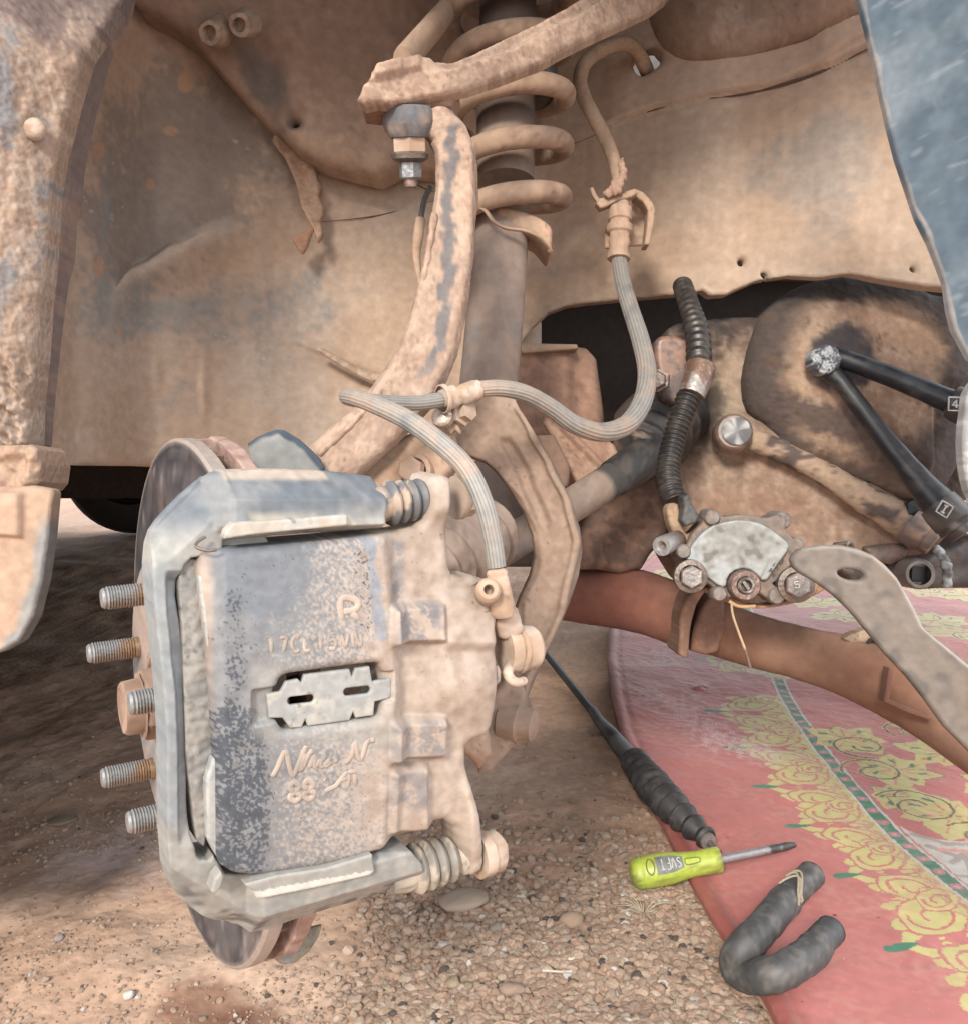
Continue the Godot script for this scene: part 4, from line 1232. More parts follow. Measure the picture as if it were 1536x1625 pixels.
# ------------------------------------------------------------------ suspension, drive shaft, brake hose
func suspension() -> void:
	var dusty := worn(DUST, Color(0.34, 0.22, 0.155), 18.0, 0.15)
	var mudc := worn(Color(0.37, 0.265, 0.20), Color(0.295, 0.20, 0.15), 40.0, 0.05)
	# upper control arm
	var arm := thing("upper_control_arm", P(640, 130, 0.68), "mud coated upper control arm running from the ball joint to the top edge", "control arm")
	var arm_d := func(x: float, _y: float) -> float: return tab(x, [[560, 0.635], [700, 0.66], [850, 0.73], [1060, 0.86]])
	var arm_h := func(p: Vector3, x: float, y: float, _d: float) -> float:
		var h := 0.0011 * n3(p, 40.0) + 0.0006 * n3(p, 110.0)
		h += 0.004 * block(x, y, 596, 86, 668, 126, 3.0, 0.22) + 0.003 * block(x, y, 586, 84, 640, 130, 2.0, 0.2)
		var yc := tab(x, [[690, 104], [780, 80], [900, 20], [1000, -40]])
		h -= 0.010 * smoothstep(6, -10, y - yc - 8) * smoothstep(680, 720, x)
		return h
	part(arm, "front_member", plate([[566, 156], [572, 145], [576, 132], [588, 124], [590, 114], [600, 104], [640, 94], [668, 86], [682, 88], [690, 94], [720, 86], [744, 76], [790, 54], [850, 26], [900, 0], [960, -40], [1060, -130], [1200, -130], [1080, -40], [1060, -6], [1034, 14], [1000, 30], [950, 52], [900, 76], [860, 98], [790, 124], [740, 140], [690, 150], [650, 158], [615, 162], [596, 160], [578, 164]], arm_d, {"c": 2.5, "r": 9.0, "t": 0.016, "h": arm_h, "col": mudc}), M.mud)
	var rm := px_path([[640, 98, 0.72, 16], [680, 52, 0.80, 15], [716, 8, 0.88, 14], [760, -60, 0.98, 14]])
	part(arm, "rear_member", tube(rm[0], rm[1], {"n": 14, "flat": 1.5, "col": dusty}), M.dusty)
	part(arm, "skirt", plate([[574, 158], [600, 160], [640, 158], [700, 148], [730, 142], [716, 168], [660, 172], [612, 172], [572, 168]], func(x, y): return arm_d.call(x, y) + 0.012, {"c": 2.5, "r": 4.0, "t": 0.03, "col": Color(0.24, 0.14, 0.10)}), M.mud)
	# knuckle with its goose neck, ball joint stud and nut
	var kn := thing("steering_knuckle", P(640, 700, 0.66), "tall mud caked goose neck steering knuckle with a strip of bare dark paint", "steering knuckle")
	var kcol := func(p: Vector3, s: float, ang: float) -> Color:
		var c: Color = mudc.call(p, s, ang)
		c = c.lerp(PALE, 0.25 * smoothstep(0.0, 0.5, n3(p, 25.0)))
		# bare paint down the middle of the face
		var px := cam_basis.inverse() * (p - cam_pos)
		var x := CX - px.x / px.z * F
		var y := CY + px.y / px.z * F
		var e := absf(x - tab(y, [[180, 718], [240, 714], [310, 708], [400, 710], [480, 702], [540, 698], [580, 680], [620, 650]]) - 3.0 + 5.0 * n3(p, 50.0)) - 9.0
		return c.lerp(Color(0.12, 0.115, 0.12), 0.9 * smoothstep(4, -3, e + 8.0 * n3(p, 90.0)) * smoothstep(-0.35, -0.1, n3(p, 33.0) + 0.12) * smoothstep(640, 560, y))
	var neck_shape := func(sv: float, ang: float) -> float:
		var w := wrapf(ang, -PI, PI)
		var k := smoothstep(0.06, 0.16, sv) * smoothstep(0.95, 0.7, sv)
		return 1.0 + k * (0.13 * exp(-pow((w - 0.62) / 0.16, 2.0)) + 0.10 * exp(-pow((w + 0.66) / 0.2, 2.0)) - 0.09 * exp(-pow((w + 0.02) / 0.26, 2.0)))
	var gn := px_path([[668, 196, 0.672, 24], [700, 204, 0.676, 30], [720, 240, 0.68, 31], [723, 300, 0.68, 31], [716, 390, 0.676, 36], [702, 470, 0.672, 41], [682, 550, 0.668, 45], [650, 614, 0.665, 46], [600, 672, 0.66, 44], [545, 722, 0.655, 44], [490, 772, 0.65, 46]])
	part(kn, "goose_neck", tube(gn[0], gn[1], {"n": 72, "sub": 12, "e": 3.4, "flat": 0.8, "up": -FW, "round": 0.012, "shape": neck_shape, "col": kcol, "rough": [0.0009, 45.0]}), M.mud)
	var lp := px_path([[690, 340, 0.665, 5], [679, 410, 0.662, 6], [664, 480, 0.66, 6], [642, 556, 0.655, 6], [604, 622, 0.65, 6], [556, 676, 0.645, 6], [506, 722, 0.64, 6]])
	part(kn, "casting_lip", tube(lp[0], lp[1], {"n": 12, "sub": 10, "flat": 1.6, "up": -FW, "col": mudc, "rough": [0.0008, 90.0]}), M.mud)
	# side rib
	var rb := px_path([[744, 230, 0.70, 9], [750, 310, 0.70, 9], [740, 400, 0.695, 10], [728, 480, 0.69, 12], [712, 560, 0.688, 14], [680, 624, 0.684, 14]])
	part(kn, "rib", tube(rb[0], rb[1], {"n": 14, "sub": 8, "col": mudc, "rough": [0.0009, 60.0]}), M.mud)
	var col_c := worn(Color(0.125, 0.125, 0.135), Color(0.25, 0.185, 0.15), 45.0, 0.3)
	var top := P(648, 172, 0.668)
	var dn := (P(652, 280, 0.68) - P(648, 172, 0.668)).normalized()
	part(kn, "ball_joint_eye", lathe(top, dn, [[-0.002, 0.0], [-0.001, 0.0145], [0.001, 0.0165], [0.009, 0.0172], [0.014, 0.0160], [0.019, 0.0128], [0.02, 0.0]], {"n": 32, "col": col_c, "rough": [0.0009, 110.0]}), M.mud)
	var bj := part(kn, "castle_nut", lathe(top, dn, [[0.018, 0.0105], [0.0195, 0.0122], [0.028, 0.0122], [0.0295, 0.0108], [0.0295, 0.0]], {"n": 6, "hex": true, "col": worn(PALE, DUST, 80.0), "turn": 0.45}), M.dusty)
	part(bj, "washer", lathe(top, dn, [[0.0295, 0.0], [0.0295, 0.0128], [0.0325, 0.0125], [0.0345, 0.0095], [0.0345, 0.0]], {"n": 28, "col": Color(0.17, 0.14, 0.12)}), M.worn_steel)
	part(bj, "lock_nut", lathe(top, dn, [[0.034, 0.0072], [0.035, 0.0078], [0.0445, 0.0078], [0.0455, 0.0068], [0.0455, 0.0]], {"n": 6, "hex": true, "col": Color(0.30, 0.31, 0.33), "turn": 0.2}), M.worn_steel)
	part(bj, "threaded_stud", lathe(top, dn, [[0.045, 0.0048], [0.0505, 0.0044], [0.0515, 0.003], [0.0515, 0.0]], {"n": 18, "col": Color(0.34, 0.24, 0.21)}), M.worn_steel)
	# lower body of the knuckle, mostly behind the caliper
	part(kn, "hub_carrier", plate([[500, 780], [560, 730], [620, 700], [668, 680], [700, 668], [722, 690], [730, 730], [700, 770], [680, 800], [720, 900], [730, 1020], [760, 1120], [780, 1200], [760, 1225], [740, 1200], [640, 1180], [560, 1040], [520, 900]], 0.665, {"c": 4.0, "r": 14.0, "t": 0.06, "h": func(p, _x, _y, _d): return 0.001 * n3(p, 50.0), "col": dusty}), M.dusty)
	part(kn, "carrier_bolt", lathe(P(660, 750, 0.665), (-FW + Vector3(-0.35, 0.2, 0)), [[-0.004, 0.0125], [0.004, 0.0125], [0.0045, 0.0095]], {"n": 22, "col": dusty}) + lathe(P(660, 750, 0.665), (-FW + Vector3(-0.35, 0.2, 0)), [[0.0045, 0.0092], [0.011, 0.0090], [0.012, 0.0075], [0.0115, 0]], {"n": 6, "hex": true, "col": dusty}), M.dusty)
	var ax := px_path([[770, 845, 0.70, 62], [720, 880, 0.66, 64], [660, 920, 0.63, 60]])
	part(kn, "axle_boot", tube(ax[0], ax[1], {"n": 28, "sub": 20, "shape": func(s, _a): return 0.86 + 0.14 * sin(s * 40.0), "col": worn(Color(0.22, 0.165, 0.135), Color(0.15, 0.11, 0.09), 30.0)}), M.dusty)
	# thin sensor lead along the knuckle
	var sl := px_path([[684, 296, 0.72, 4.5], [674, 318, 0.72, 4.5], [668, 348, 0.72, 4.5]])
	var lead := thing("sensor_lead", P(668, 340, 0.72), "thin black sensor wire with a tan sleeve left of the knuckle neck", "wire")
	part(lead, "wire", tube(sl[0], sl[1], {"n": 8, "col": Color(0.06, 0.055, 0.055)}), M.rubber)
	var sv := px_path([[668, 346, 0.72, 8], [664, 375, 0.72, 8.5], [661, 404, 0.72, 6.5], [664, 430, 0.71, 5], [668, 470, 0.70, 3.5], [660, 520, 0.70, 2.5], [640, 575, 0.69, 2.5]])
	part(lead, "sleeve", tube(sv[0], sv[1], {"n": 10, "col": dusty}), M.dusty)

	# shock absorber with its spring
	var sa := thing("shock_absorber", P(780, 640, 0.80), "dusty shock absorber tube with a forked lower yoke", "shock absorber")
	var body_c := func(p: Vector3, s: float, a: float) -> Color:
		var c := Color(0.27, 0.205, 0.17).lerp(Color(0.22, 0.16, 0.13), smoothstep(-0.3, 0.5, n3(p, 12.0)))
		c = c.lerp(Color(0.17, 0.16, 0.165), 0.6 * smoothstep(0.25, 0.65, n3(p + Vector3(2, 1, 3), 14.0) + 0.4 * n3(p, 80.0)))
		return c * (1.0 + 0.08 * n3(p, 150.0))
	var sb := px_path([[806, -40, 0.90, 44], [806, 90, 0.885, 46], [803, 150, 0.88, 46], [802, 290, 0.865, 46]])
	part(sa, "upper_tube", tube(sb[0], sb[1], {"n": 32, "col": func(p, s, a): return (body_c.call(p, s, a) if s > 0.8 else Color(0.13, 0.095, 0.08)) * 0.9}), M.dusty)  # upper length coloured darker, as if shaded behind the coils
	var bumpd := px_path([[822, 96, 0.885, 62], [818, 130, 0.882, 68], [815, 152, 0.88, 64]])
	part(sa, "bump_stop", tube(bumpd[0], bumpd[1], {"n": 30, "round": 0.008, "col": worn(Color(0.03, 0.029, 0.03), Color(0.07, 0.055, 0.05), 20.0)}), M.rubber)
	var tb := px_path([[797, 318, 0.855, 40], [796, 352, 0.85, 43], [790, 440, 0.835, 45], [782, 540, 0.82, 46], [774, 620, 0.805, 46], [768, 690, 0.79, 50]])
	part(sa, "lower_tube", tube(tb[0], tb[1], {"n": 36, "col": body_c}), M.dusty)
	var seat_c := worn(DUST, Color(0.36, 0.23, 0.165), 40.0)
	var st := px_path([[752, 328, 0.815, 6], [770, 334, 0.812, 6], [784, 352, 0.81, 6], [804, 362, 0.808, 6], [830, 366, 0.81, 6], [852, 376, 0.815, 6], [873, 398, 0.83, 5]])
	part(sa, "spring_seat", tube(st[0], st[1], {"n": 10, "flat": 0.5, "up": Vector3.UP, "col": seat_c}) + plate([[786, 330], [800, 326], [830, 334], [856, 344], [874, 358], [876, 374], [874, 400], [864, 392], [850, 376], [820, 364], [800, 360], [786, 350]], 0.825, {"c": 2.5, "r": 8.0, "t": 0.05, "sm": 2, "col": seat_c}), M.dusty)
	# yoke: hub and right leg
	var yoke_b := worn(Color(0.30, 0.22, 0.17), Color(0.265, 0.185, 0.14), 9.0, 0.1, 0.3)
	var yoke_c := func(p: Vector3, x: float, y: float) -> Color:
		var c: Color = yoke_b.call(p, x, y)
		if x < 10.0:
			return c
		var xo := tab(y, [[640, 832], [690, 856], [740, 884], [800, 912], [860, 926], [960, 905], [1100, 842]])
		return c.lerp(Color(0.13, 0.10, 0.085), 0.75 * smoothstep(12, 3, xo - x + 5.0 * n3(p, 40.0)))
	var yk_h := func(p: Vector3, x: float, y: float, d: float) -> float:
		var h := 0.0004 * n3(p, 30.0)
		# a proud outer flange beside a trough
		var xr := tab(y, [[640, 832], [690, 856], [740, 884], [800, 912], [860, 926], [960, 905], [1100, 842]])
		h += 0.006 * smoothstep(21, 17, xr - x) * smoothstep(640, 660, y)
		h -= 0.006 * smoothstep(10, 0, xr - x)
		var xt := tab(y, [[690, 800], [760, 834], [830, 862], [900, 870]])
		h -= 0.005 * smoothstep(16, 4, absf(x - xt)) * smoothstep(690, 706, y) * smoothstep(880, 800, y)
		h -= 0.004 * smoothstep(12, 2, x - tab(y, [[735, 770], [800, 822], [850, 846], [900, 848], [960, 822]])) * smoothstep(740, 770, y)
		return h
	part(sa, "yoke", plate([[700, 640], [740, 616], [780, 606], [812, 622], [826, 652], [846, 684], [866, 716], [888, 754], [906, 796], [920, 838], [924, 876], [918, 914], [904, 956], [882, 1004], [860, 1052], [842, 1096], [826, 1140], [806, 1180], [780, 1216], [760, 1222], [766, 1170], [790, 1110], [806, 1040], [812, 990], [826, 950], [842, 916], [850, 884], [846, 850], [832, 812], [812, 780], [790, 750], [770, 732], [740, 722], [712, 730], [690, 740], [680, 700]], func(x, y): return 0.735 + 0.00002 * (y - 700), {"c": 2.2, "r": 3.5, "t": 0.03, "h": yk_h, "col": yoke_c}), M.dusty)
	part(sa, "yoke_bolt", lathe(P(820, 1146, 0.725), Vector3(0.92, -0.05, 0.35), [[-0.012, 0.014], [0.002, 0.0145], [0.004, 0.0125], [0.013, 0.012], [0.015, 0.009], [0.015, 0]], {"n": 20, "col": yoke_c, "rough": [0.001, 90.0]}), M.dusty)
	part(sa, "lower_bush", plate([[760, 1120], [800, 1080], [830, 1090], [846, 1130], [840, 1165], [812, 1190], [780, 1225], [758, 1230]], 0.72, {"c": 3.0, "r": 12.0, "t": 0.04, "col": yoke_c}), M.dusty)
	# spring
	var pts: Array = []
	var turns := 5.6
	var ctop := P(808, -90, 0.90)
	var cbot := P(806, 352, 0.855)
	for i in 141:
		var f := i / 140.0
		var c := ctop.lerp(cbot, f)
		var a := TAU * turns * f - 0.9
		var r := lerpf(0.056, 0.046, f)
		pts.append(c + Vector3(cos(a), 0.14 * sin(a), sin(a)) * r)
	solo("coil_spring", cbot, tube(pts, 0.0094, {"n": 16, "sub": 3, "round": 0.004, "col": worn(Color(0.34, 0.235, 0.17), Color(0.25, 0.165, 0.12), 14.0, 0.15)}), M.dusty, "dusty brown coil spring around the shock absorber", "coil spring")

	# drive shaft with black joint boot
	var sh := thing("drive_shaft", P(900, 800, 0.85), "dusty drive shaft with a black upper end, slanting behind the yoke", "drive shaft")
	var s1 := px_path([[720, 918, 0.77, 31], [800, 868, 0.81, 29], [900, 806, 0.86, 28], [985, 752, 0.905, 28]])
	part(sh, "shaft", tube(s1[0], s1[1], {"n": 30, "sub": 12, "col": func(p, s, a): return (Color(0.06, 0.055, 0.055) if s > 0.86 + 0.05 * n3(p, 30.0) else body_c.call(p, s, a))}), M.dusty)
	var s2 := px_path([[972, 760, 0.90, 30], [1010, 735, 0.915, 32], [1036, 716, 0.93, 34]])
	part(sh, "joint_sleeve", tube(s2[0], s2[1], {"n": 30, "col": worn(Color(0.03, 0.03, 0.032), Color(0.07, 0.06, 0.055), 25.0)}), M.rubber)
	var s3 := px_path([[1008, 728, 0.93, 44], [1020, 716, 0.94, 52], [1032, 700, 0.95, 50], [1044, 684, 0.96, 58], [1070, 650, 0.98, 62]])
	part(sh, "joint_boot", tube(s3[0], s3[1], {"n": 30, "sub": 10, "shape": func(s, _a): return 0.93 + 0.07 * sin(s * 34.0), "col": worn(Color(0.045, 0.042, 0.043), Color(0.16, 0.11, 0.085), 22.0, 0.15)}), M.rubber)

	# brake hose: ribbed rubber, crimped collars, bracket, metal pipe
	var hose := thing("brake_hose", P(712, 640, 0.62), "ribbed grey brake hose looping from the caliper up to the inner fender", "brake hose")
	var ribs := func(_s: float, a: float) -> float: return 1.0 + 0.035 * cos(a * 15.0)
	var hose_c := func(p: Vector3, s: float, a: float) -> Color:
		var c := Color(0.185, 0.18, 0.17).lerp(Color(0.265, 0.245, 0.225), 0.5 + 0.5 * cos(a * 15.0))
		c = c.lerp(Color(0.32, 0.24, 0.185), 0.8 * smoothstep(-0.15, 0.45, n3(p, 16.0) + 0.25 * n3(p, 90.0)))
		return c.lerp(Color(0.10, 0.105, 0.115), 0.6 * smoothstep(0.3, 0.6, n3(p + Vector3(4, 4, 4), 24.0)))
	var h1 := px_path([[788, 900, cal_d(788, 900, 0.0), 14.5], [782, 858, 0.475, 15], [768, 800, 0.475, 15.5], [742, 746, 0.48, 16], [700, 704, 0.488, 16], [650, 668, 0.50, 15.5], [600, 644, 0.515, 14.5], [566, 632, 0.53, 13.2], [551, 630, 0.548, 12.5], [566, 634, 0.575, 12], [610, 638, 0.60, 11.8], [660, 640, 0.622, 11.8], [704, 634, 0.635, 12]])
	part(hose, "lower_hose", tube(h1[0], h1[1], {"n": 90, "sub": 9, "shape": ribs, "col": hose_c}), M.rubber)
	var h2 := px_path([[750, 619, 0.645, 12.5], [790, 616, 0.65, 13], [832, 624, 0.66, 13.5], [872, 646, 0.675, 14], [912, 674, 0.69, 14.5], [956, 686, 0.71, 15], [996, 672, 0.735, 15.2], [1020, 634, 0.76, 15], [1026, 590, 0.785, 14.5], [1016, 540, 0.81, 14], [1000, 490, 0.835, 13], [988, 450, 0.86, 12.5], [981, 408, 0.89, 12]])
	part(hose, "upper_hose", tube(h2[0], h2[1], {"n": 90, "sub": 9, "shape": ribs, "col": hose_c}), M.rubber)
	var cc := worn(PALE, DUST, 60.0)
	var c1 := px_path([[700, 633, 0.634, 14], [712, 631, 0.637, 17], [722, 629, 0.639, 17.5], [730, 627, 0.64, 15], [738, 625, 0.642, 17], [750, 621, 0.644, 17.5], [758, 619, 0.646, 17]])
	part(hose, "middle_collar", tube(c1[0], c1[1], {"n": 24, "col": cc, "rough": [0.0009, 90.0]}), M.dusty)
	var ring := lathe(P(703, 633, 0.634), P(740, 626, 0.642) - P(703, 633, 0.634), [[-0.001, 0.0085], [-0.001, 0.0095], [0.002, 0.0095], [0.002, 0.0085]], {"n": 24, "col": cc})
	part(hose, "hose_bracket", ring + plate([[698, 640], [712, 640], [722, 664], [732, 684], [730, 690], [722, 682], [716, 690], [704, 676], [698, 660]], 0.648, {"c": 2.0, "r": 4.0, "t": 0.01, "col": cc}) + plate([[694, 680], [712, 672], [718, 692], [706, 706], [700, 698], [696, 692]], 0.655, {"c": 2.0, "r": 3.0, "t": 0.004, "col": cc}), M.dusty)
	part(hose, "bracket_bolt", lathe(P(730, 655, 0.65), Vector3(0.75, 0.2, 0.6), [[0, 0.0095], [0.003, 0.0095], [0.0035, 0.007], [0.009, 0.0068], [0.0095, 0]], {"n": 6, "hex": true, "col": cc}), M.dusty)
	part(hose, "clip_bolt", lathe(P(704, 664, 0.645), -FW + Vector3(-0.3, 0.3, 0), [[0, 0.0075], [0.004, 0.007], [0.006, 0.004], [0.006, 0]], {"n": 14, "col": Color(0.45, 0.36, 0.3)}), M.worn_steel)
	var fit := P(984, 318, 0.895)
	var fd := (P(981, 412, 0.885) - fit).normalized()
	var L := (P(981, 412, 0.885) - fit).length()
	part(hose, "upper_fitting", lathe(fit, fd, [[0, 0.0075], [L * 0.1, 0.008], [L * 0.14, 0.0105], [L * 0.34, 0.0108], [L * 0.36, 0.0092], [L * 0.42, 0.0092], [L * 0.44, 0.0118], [L * 0.55, 0.0116], [L * 0.58, 0.0092], [L * 0.66, 0.009], [L * 0.72, 0.0098], [L * 0.8, 0.0088], [L * 0.88, 0.0092], [L * 0.92, 0.0102], [L * 0.99, 0.0100], [L * 1.0, 0.0]], {"n": 26, "col": worn(Color(0.42, 0.29, 0.215), DUST, 60.0), "rough": [0.0007, 90.0]}), M.dusty)
	var fb_c := worn(Color(0.38, 0.26, 0.19), DUST, 50.0)
	part(hose, "fender_bracket", plate([[945, 322], [950, 314], [975, 310], [996, 302], [1008, 298], [1012, 306], [1002, 312], [980, 318], [960, 328], [952, 330]], 0.885, {"c": 1.5, "r": 3.0, "t": 0.012, "col": fb_c}) + plate([[1006, 298], [1020, 304], [1034, 318], [1040, 332], [1036, 360], [1030, 388], [1022, 388], [1026, 360], [1028, 334], [1020, 320], [1006, 310]], 0.895, {"c": 1.5, "r": 3.0, "t": 0.02, "col": fb_c}) + plate([[1000, 306], [1024, 318], [1030, 340], [1026, 388], [1000, 390], [960, 394], [958, 370], [972, 340]], 0.925, {"c": 2.0, "r": 3.0, "t": 0.004, "col": fb_c}) + plate([[935, 298], [941, 296], [946, 308], [952, 316], [948, 322], [940, 312]], 0.885, {"c": 1.2, "r": 2.0, "t": 0.004, "col": fb_c}), M.dusty)
	var clod := px_path([[960, 308, 0.885, 5], [972, 302, 0.88, 8], [980, 292, 0.88, 9], [986, 280, 0.885, 6], [985, 256, 0.89, 4], [988, 254, 0.89, 2]])
	part(hose, "mud_clod", tube(clod[0], clod[1], {"n": 12, "sub": 8, "col": Color(0.35, 0.23, 0.17), "rough": [0.003, 130.0]}), M.mud)
	var pipe := px_path([[984, 320, 0.895, 8], [980, 288, 0.90, 9], [972, 250, 0.91, 10.5], [958, 216, 0.92, 11], [940, 182, 0.93, 11.5], [924, 150, 0.94, 11.5], [920, 122, 0.945, 11.5], [930, 98, 0.95, 11.5], [952, 80, 0.96, 11.5], [978, 70, 0.975, 11.5], [998, 71, 0.99, 11.5], [1012, 84, 1.005, 11.5], [1022, 104, 1.02, 11.5], [1032, 126, 1.05, 11.5], [1036, 140, 1.09, 11.5]])
	part(hose, "steel_pipe", tube(pipe[0], pipe[1], {"n": 18, "sub": 10, "col": worn(DUST, Color(0.37, 0.25, 0.18), 30.0), "rough": [0.0004, 120.0]}), M.dusty)

	# subframe: brown boxes and brackets behind the yoke
	var sf_c := worn(Color(0.30, 0.18, 0.13), Color(0.23, 0.135, 0.10), 14.0, 0.1)
	var sf := thing("subframe", P(900, 650, 0.98), "reddish brown subframe brackets in the shade right of the yoke", "subframe")
	part(sf, "rack_mount", plate([[812, 560], [824, 545], [880, 544], [932, 548], [948, 566], [956, 620], [962, 670], [950, 720], [930, 760], [880, 780], [800, 700]], 1.0, {"c": 5.0, "r": 26.0, "t": 0.12, "h": func(p, x, y, _d): return 0.012 * block(x, y, 820, 545, 905, 700, 12.0) + 0.002 * n3(p, 20.0), "col": sf_c}), M.dusty)
	part(sf, "flange_strip", plate([[820, 552], [826, 544], [915, 546], [918, 553], [830, 560]], 0.975, {"c": 3.0, "r": 3.0, "t": 0.03, "col": DUST}), M.dusty)
	part(sf, "bracket_plate", plate([[870, 640], [900, 652], [940, 680], [975, 706], [986, 728], [968, 744], [940, 760], [915, 768], [900, 740], [880, 700], [862, 670]], 0.93, {"c": 4.0, "r": 6.0, "t": 0.02, "h": func(p, x, y, _d): return 0.006 * smoothstep(10, 4, absf((y - 700) - (x - 915) * 1.0)), "col": worn(Color(0.37, 0.245, 0.18), sf_c.call(Vector3.ZERO, 0, 0), 20.0)}), M.dusty)
	part(sf, "dark_gusset", plate([[850, 690], [880, 690], [905, 740], [902, 772], [880, 780], [862, 740]], 0.90, {"c": 4.0, "r": 6.0, "t": 0.02, "col": Color(0.22, 0.14, 0.105)}), M.dusty)
	part(sf, "lower_arm", plate([[920, 850], [940, 800], [985, 770], [1035, 750], [1062, 790], [1062, 850], [1034, 880], [1020, 905], [985, 912], [950, 905], [915, 905]], 1.0, {"c": 4.0, "r": 20.0, "t": 0.08, "h": func(p, _x, _y, _d): return 0.004 * n3(p, 20.0), "col": worn(Color(0.12, 0.075, 0.06), Color(0.19, 0.115, 0.085), 16.0)}), M.dusty)
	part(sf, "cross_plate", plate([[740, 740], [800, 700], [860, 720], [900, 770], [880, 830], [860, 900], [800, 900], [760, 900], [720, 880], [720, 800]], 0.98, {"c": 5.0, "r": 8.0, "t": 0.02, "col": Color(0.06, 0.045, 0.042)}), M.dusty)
	# red brown beam low in front
	var beam := thing("engine_beam", P(1200, 1020, 0.95), "thick red brown tubular beam under the gearbox running to the lower right", "beam")
	var red := func(p: Vector3, s: float, a: float) -> Color:
		var c := Color(0.215, 0.108, 0.07).lerp(Color(0.26, 0.15, 0.105), smoothstep(-0.3, 0.6, n3(p, 7.0)))
		c = c.lerp(Color(0.16, 0.055, 0.04), 0.8 * smoothstep(0.42, 0.2, s))
		return c * (1.0 + 0.1 * n3(p, 60.0))
	var bm := px_path([[896, 942, 1.05, 42], [940, 946, 1.04, 46], [1010, 954, 1.02, 50], [1090, 980, 0.99, 48], [1180, 1012, 0.96, 42], [1260, 1034, 0.93, 42], [1340, 1056, 0.90, 47], [1420, 1088, 0.87, 54], [1500, 1128, 0.84, 62], [1600, 1190, 0.80, 72]])
	part(beam, "tube", tube(bm[0], bm[1], {"n": 40, "sub": 12, "col": red, "rough": [0.0012, 14.0]}), M.dusty)
	part(beam, "clamp_flange", plate([[1078, 1010], [1078, 985], [1084, 962], [1094, 944], [1112, 934], [1118, 940], [1106, 958], [1098, 985], [1094, 1012], [1092, 1040], [1084, 1044], [1076, 1036]], 0.925, {"c": 2.0, "r": 5.0, "t": 0.06, "sm": 2, "col": worn(Color(0.23, 0.13, 0.09), Color(0.18, 0.10, 0.07), 30.0)}), M.dusty)
	part(beam, "clamp_cheek", plate([[1096, 1034], [1100, 1000], [1112, 965], [1128, 944], [1150, 940], [1150, 1000], [1140, 1034], [1120, 1040]], 0.94, {"c": 2.5, "r": 6.0, "t": 0.06, "col": worn(Color(0.20, 0.105, 0.07), Color(0.16, 0.085, 0.06), 20.0)}), M.dusty)
	part(beam, "weld_seam", plate([[1410, 1060], [1418, 1062], [1416, 1090], [1410, 1110], [1440, 1122], [1480, 1138], [1478, 1144], [1436, 1130], [1402, 1114], [1406, 1090]], func(x, y): return 0.825 - (x - 1410) * 0.0003, {"c": 1.5, "r": 2.0, "t": 0.012, "col": Color(0.17, 0.085, 0.06)}), M.dusty)
	part(beam, "eyelet_lug", plate([[1338, 1014], [1352, 1006], [1376, 998], [1390, 1010], [1390, 1030], [1376, 1032], [1360, 1026]], 0.885, {"c": 1.5, "r": 3.0, "t": 0.015, "col": worn(Color(0.35, 0.26, 0.19), Color(0.27, 0.19, 0.14), 60.0)}) + lathe(P(1384, 1022, 0.882), -FW, [[0, 0.006], [0.002, 0.006], [0.002, 0.0035], [-0.003, 0.0]], {"n": 16, "col": Color(0.03, 0.025, 0.02)}), M.dusty)


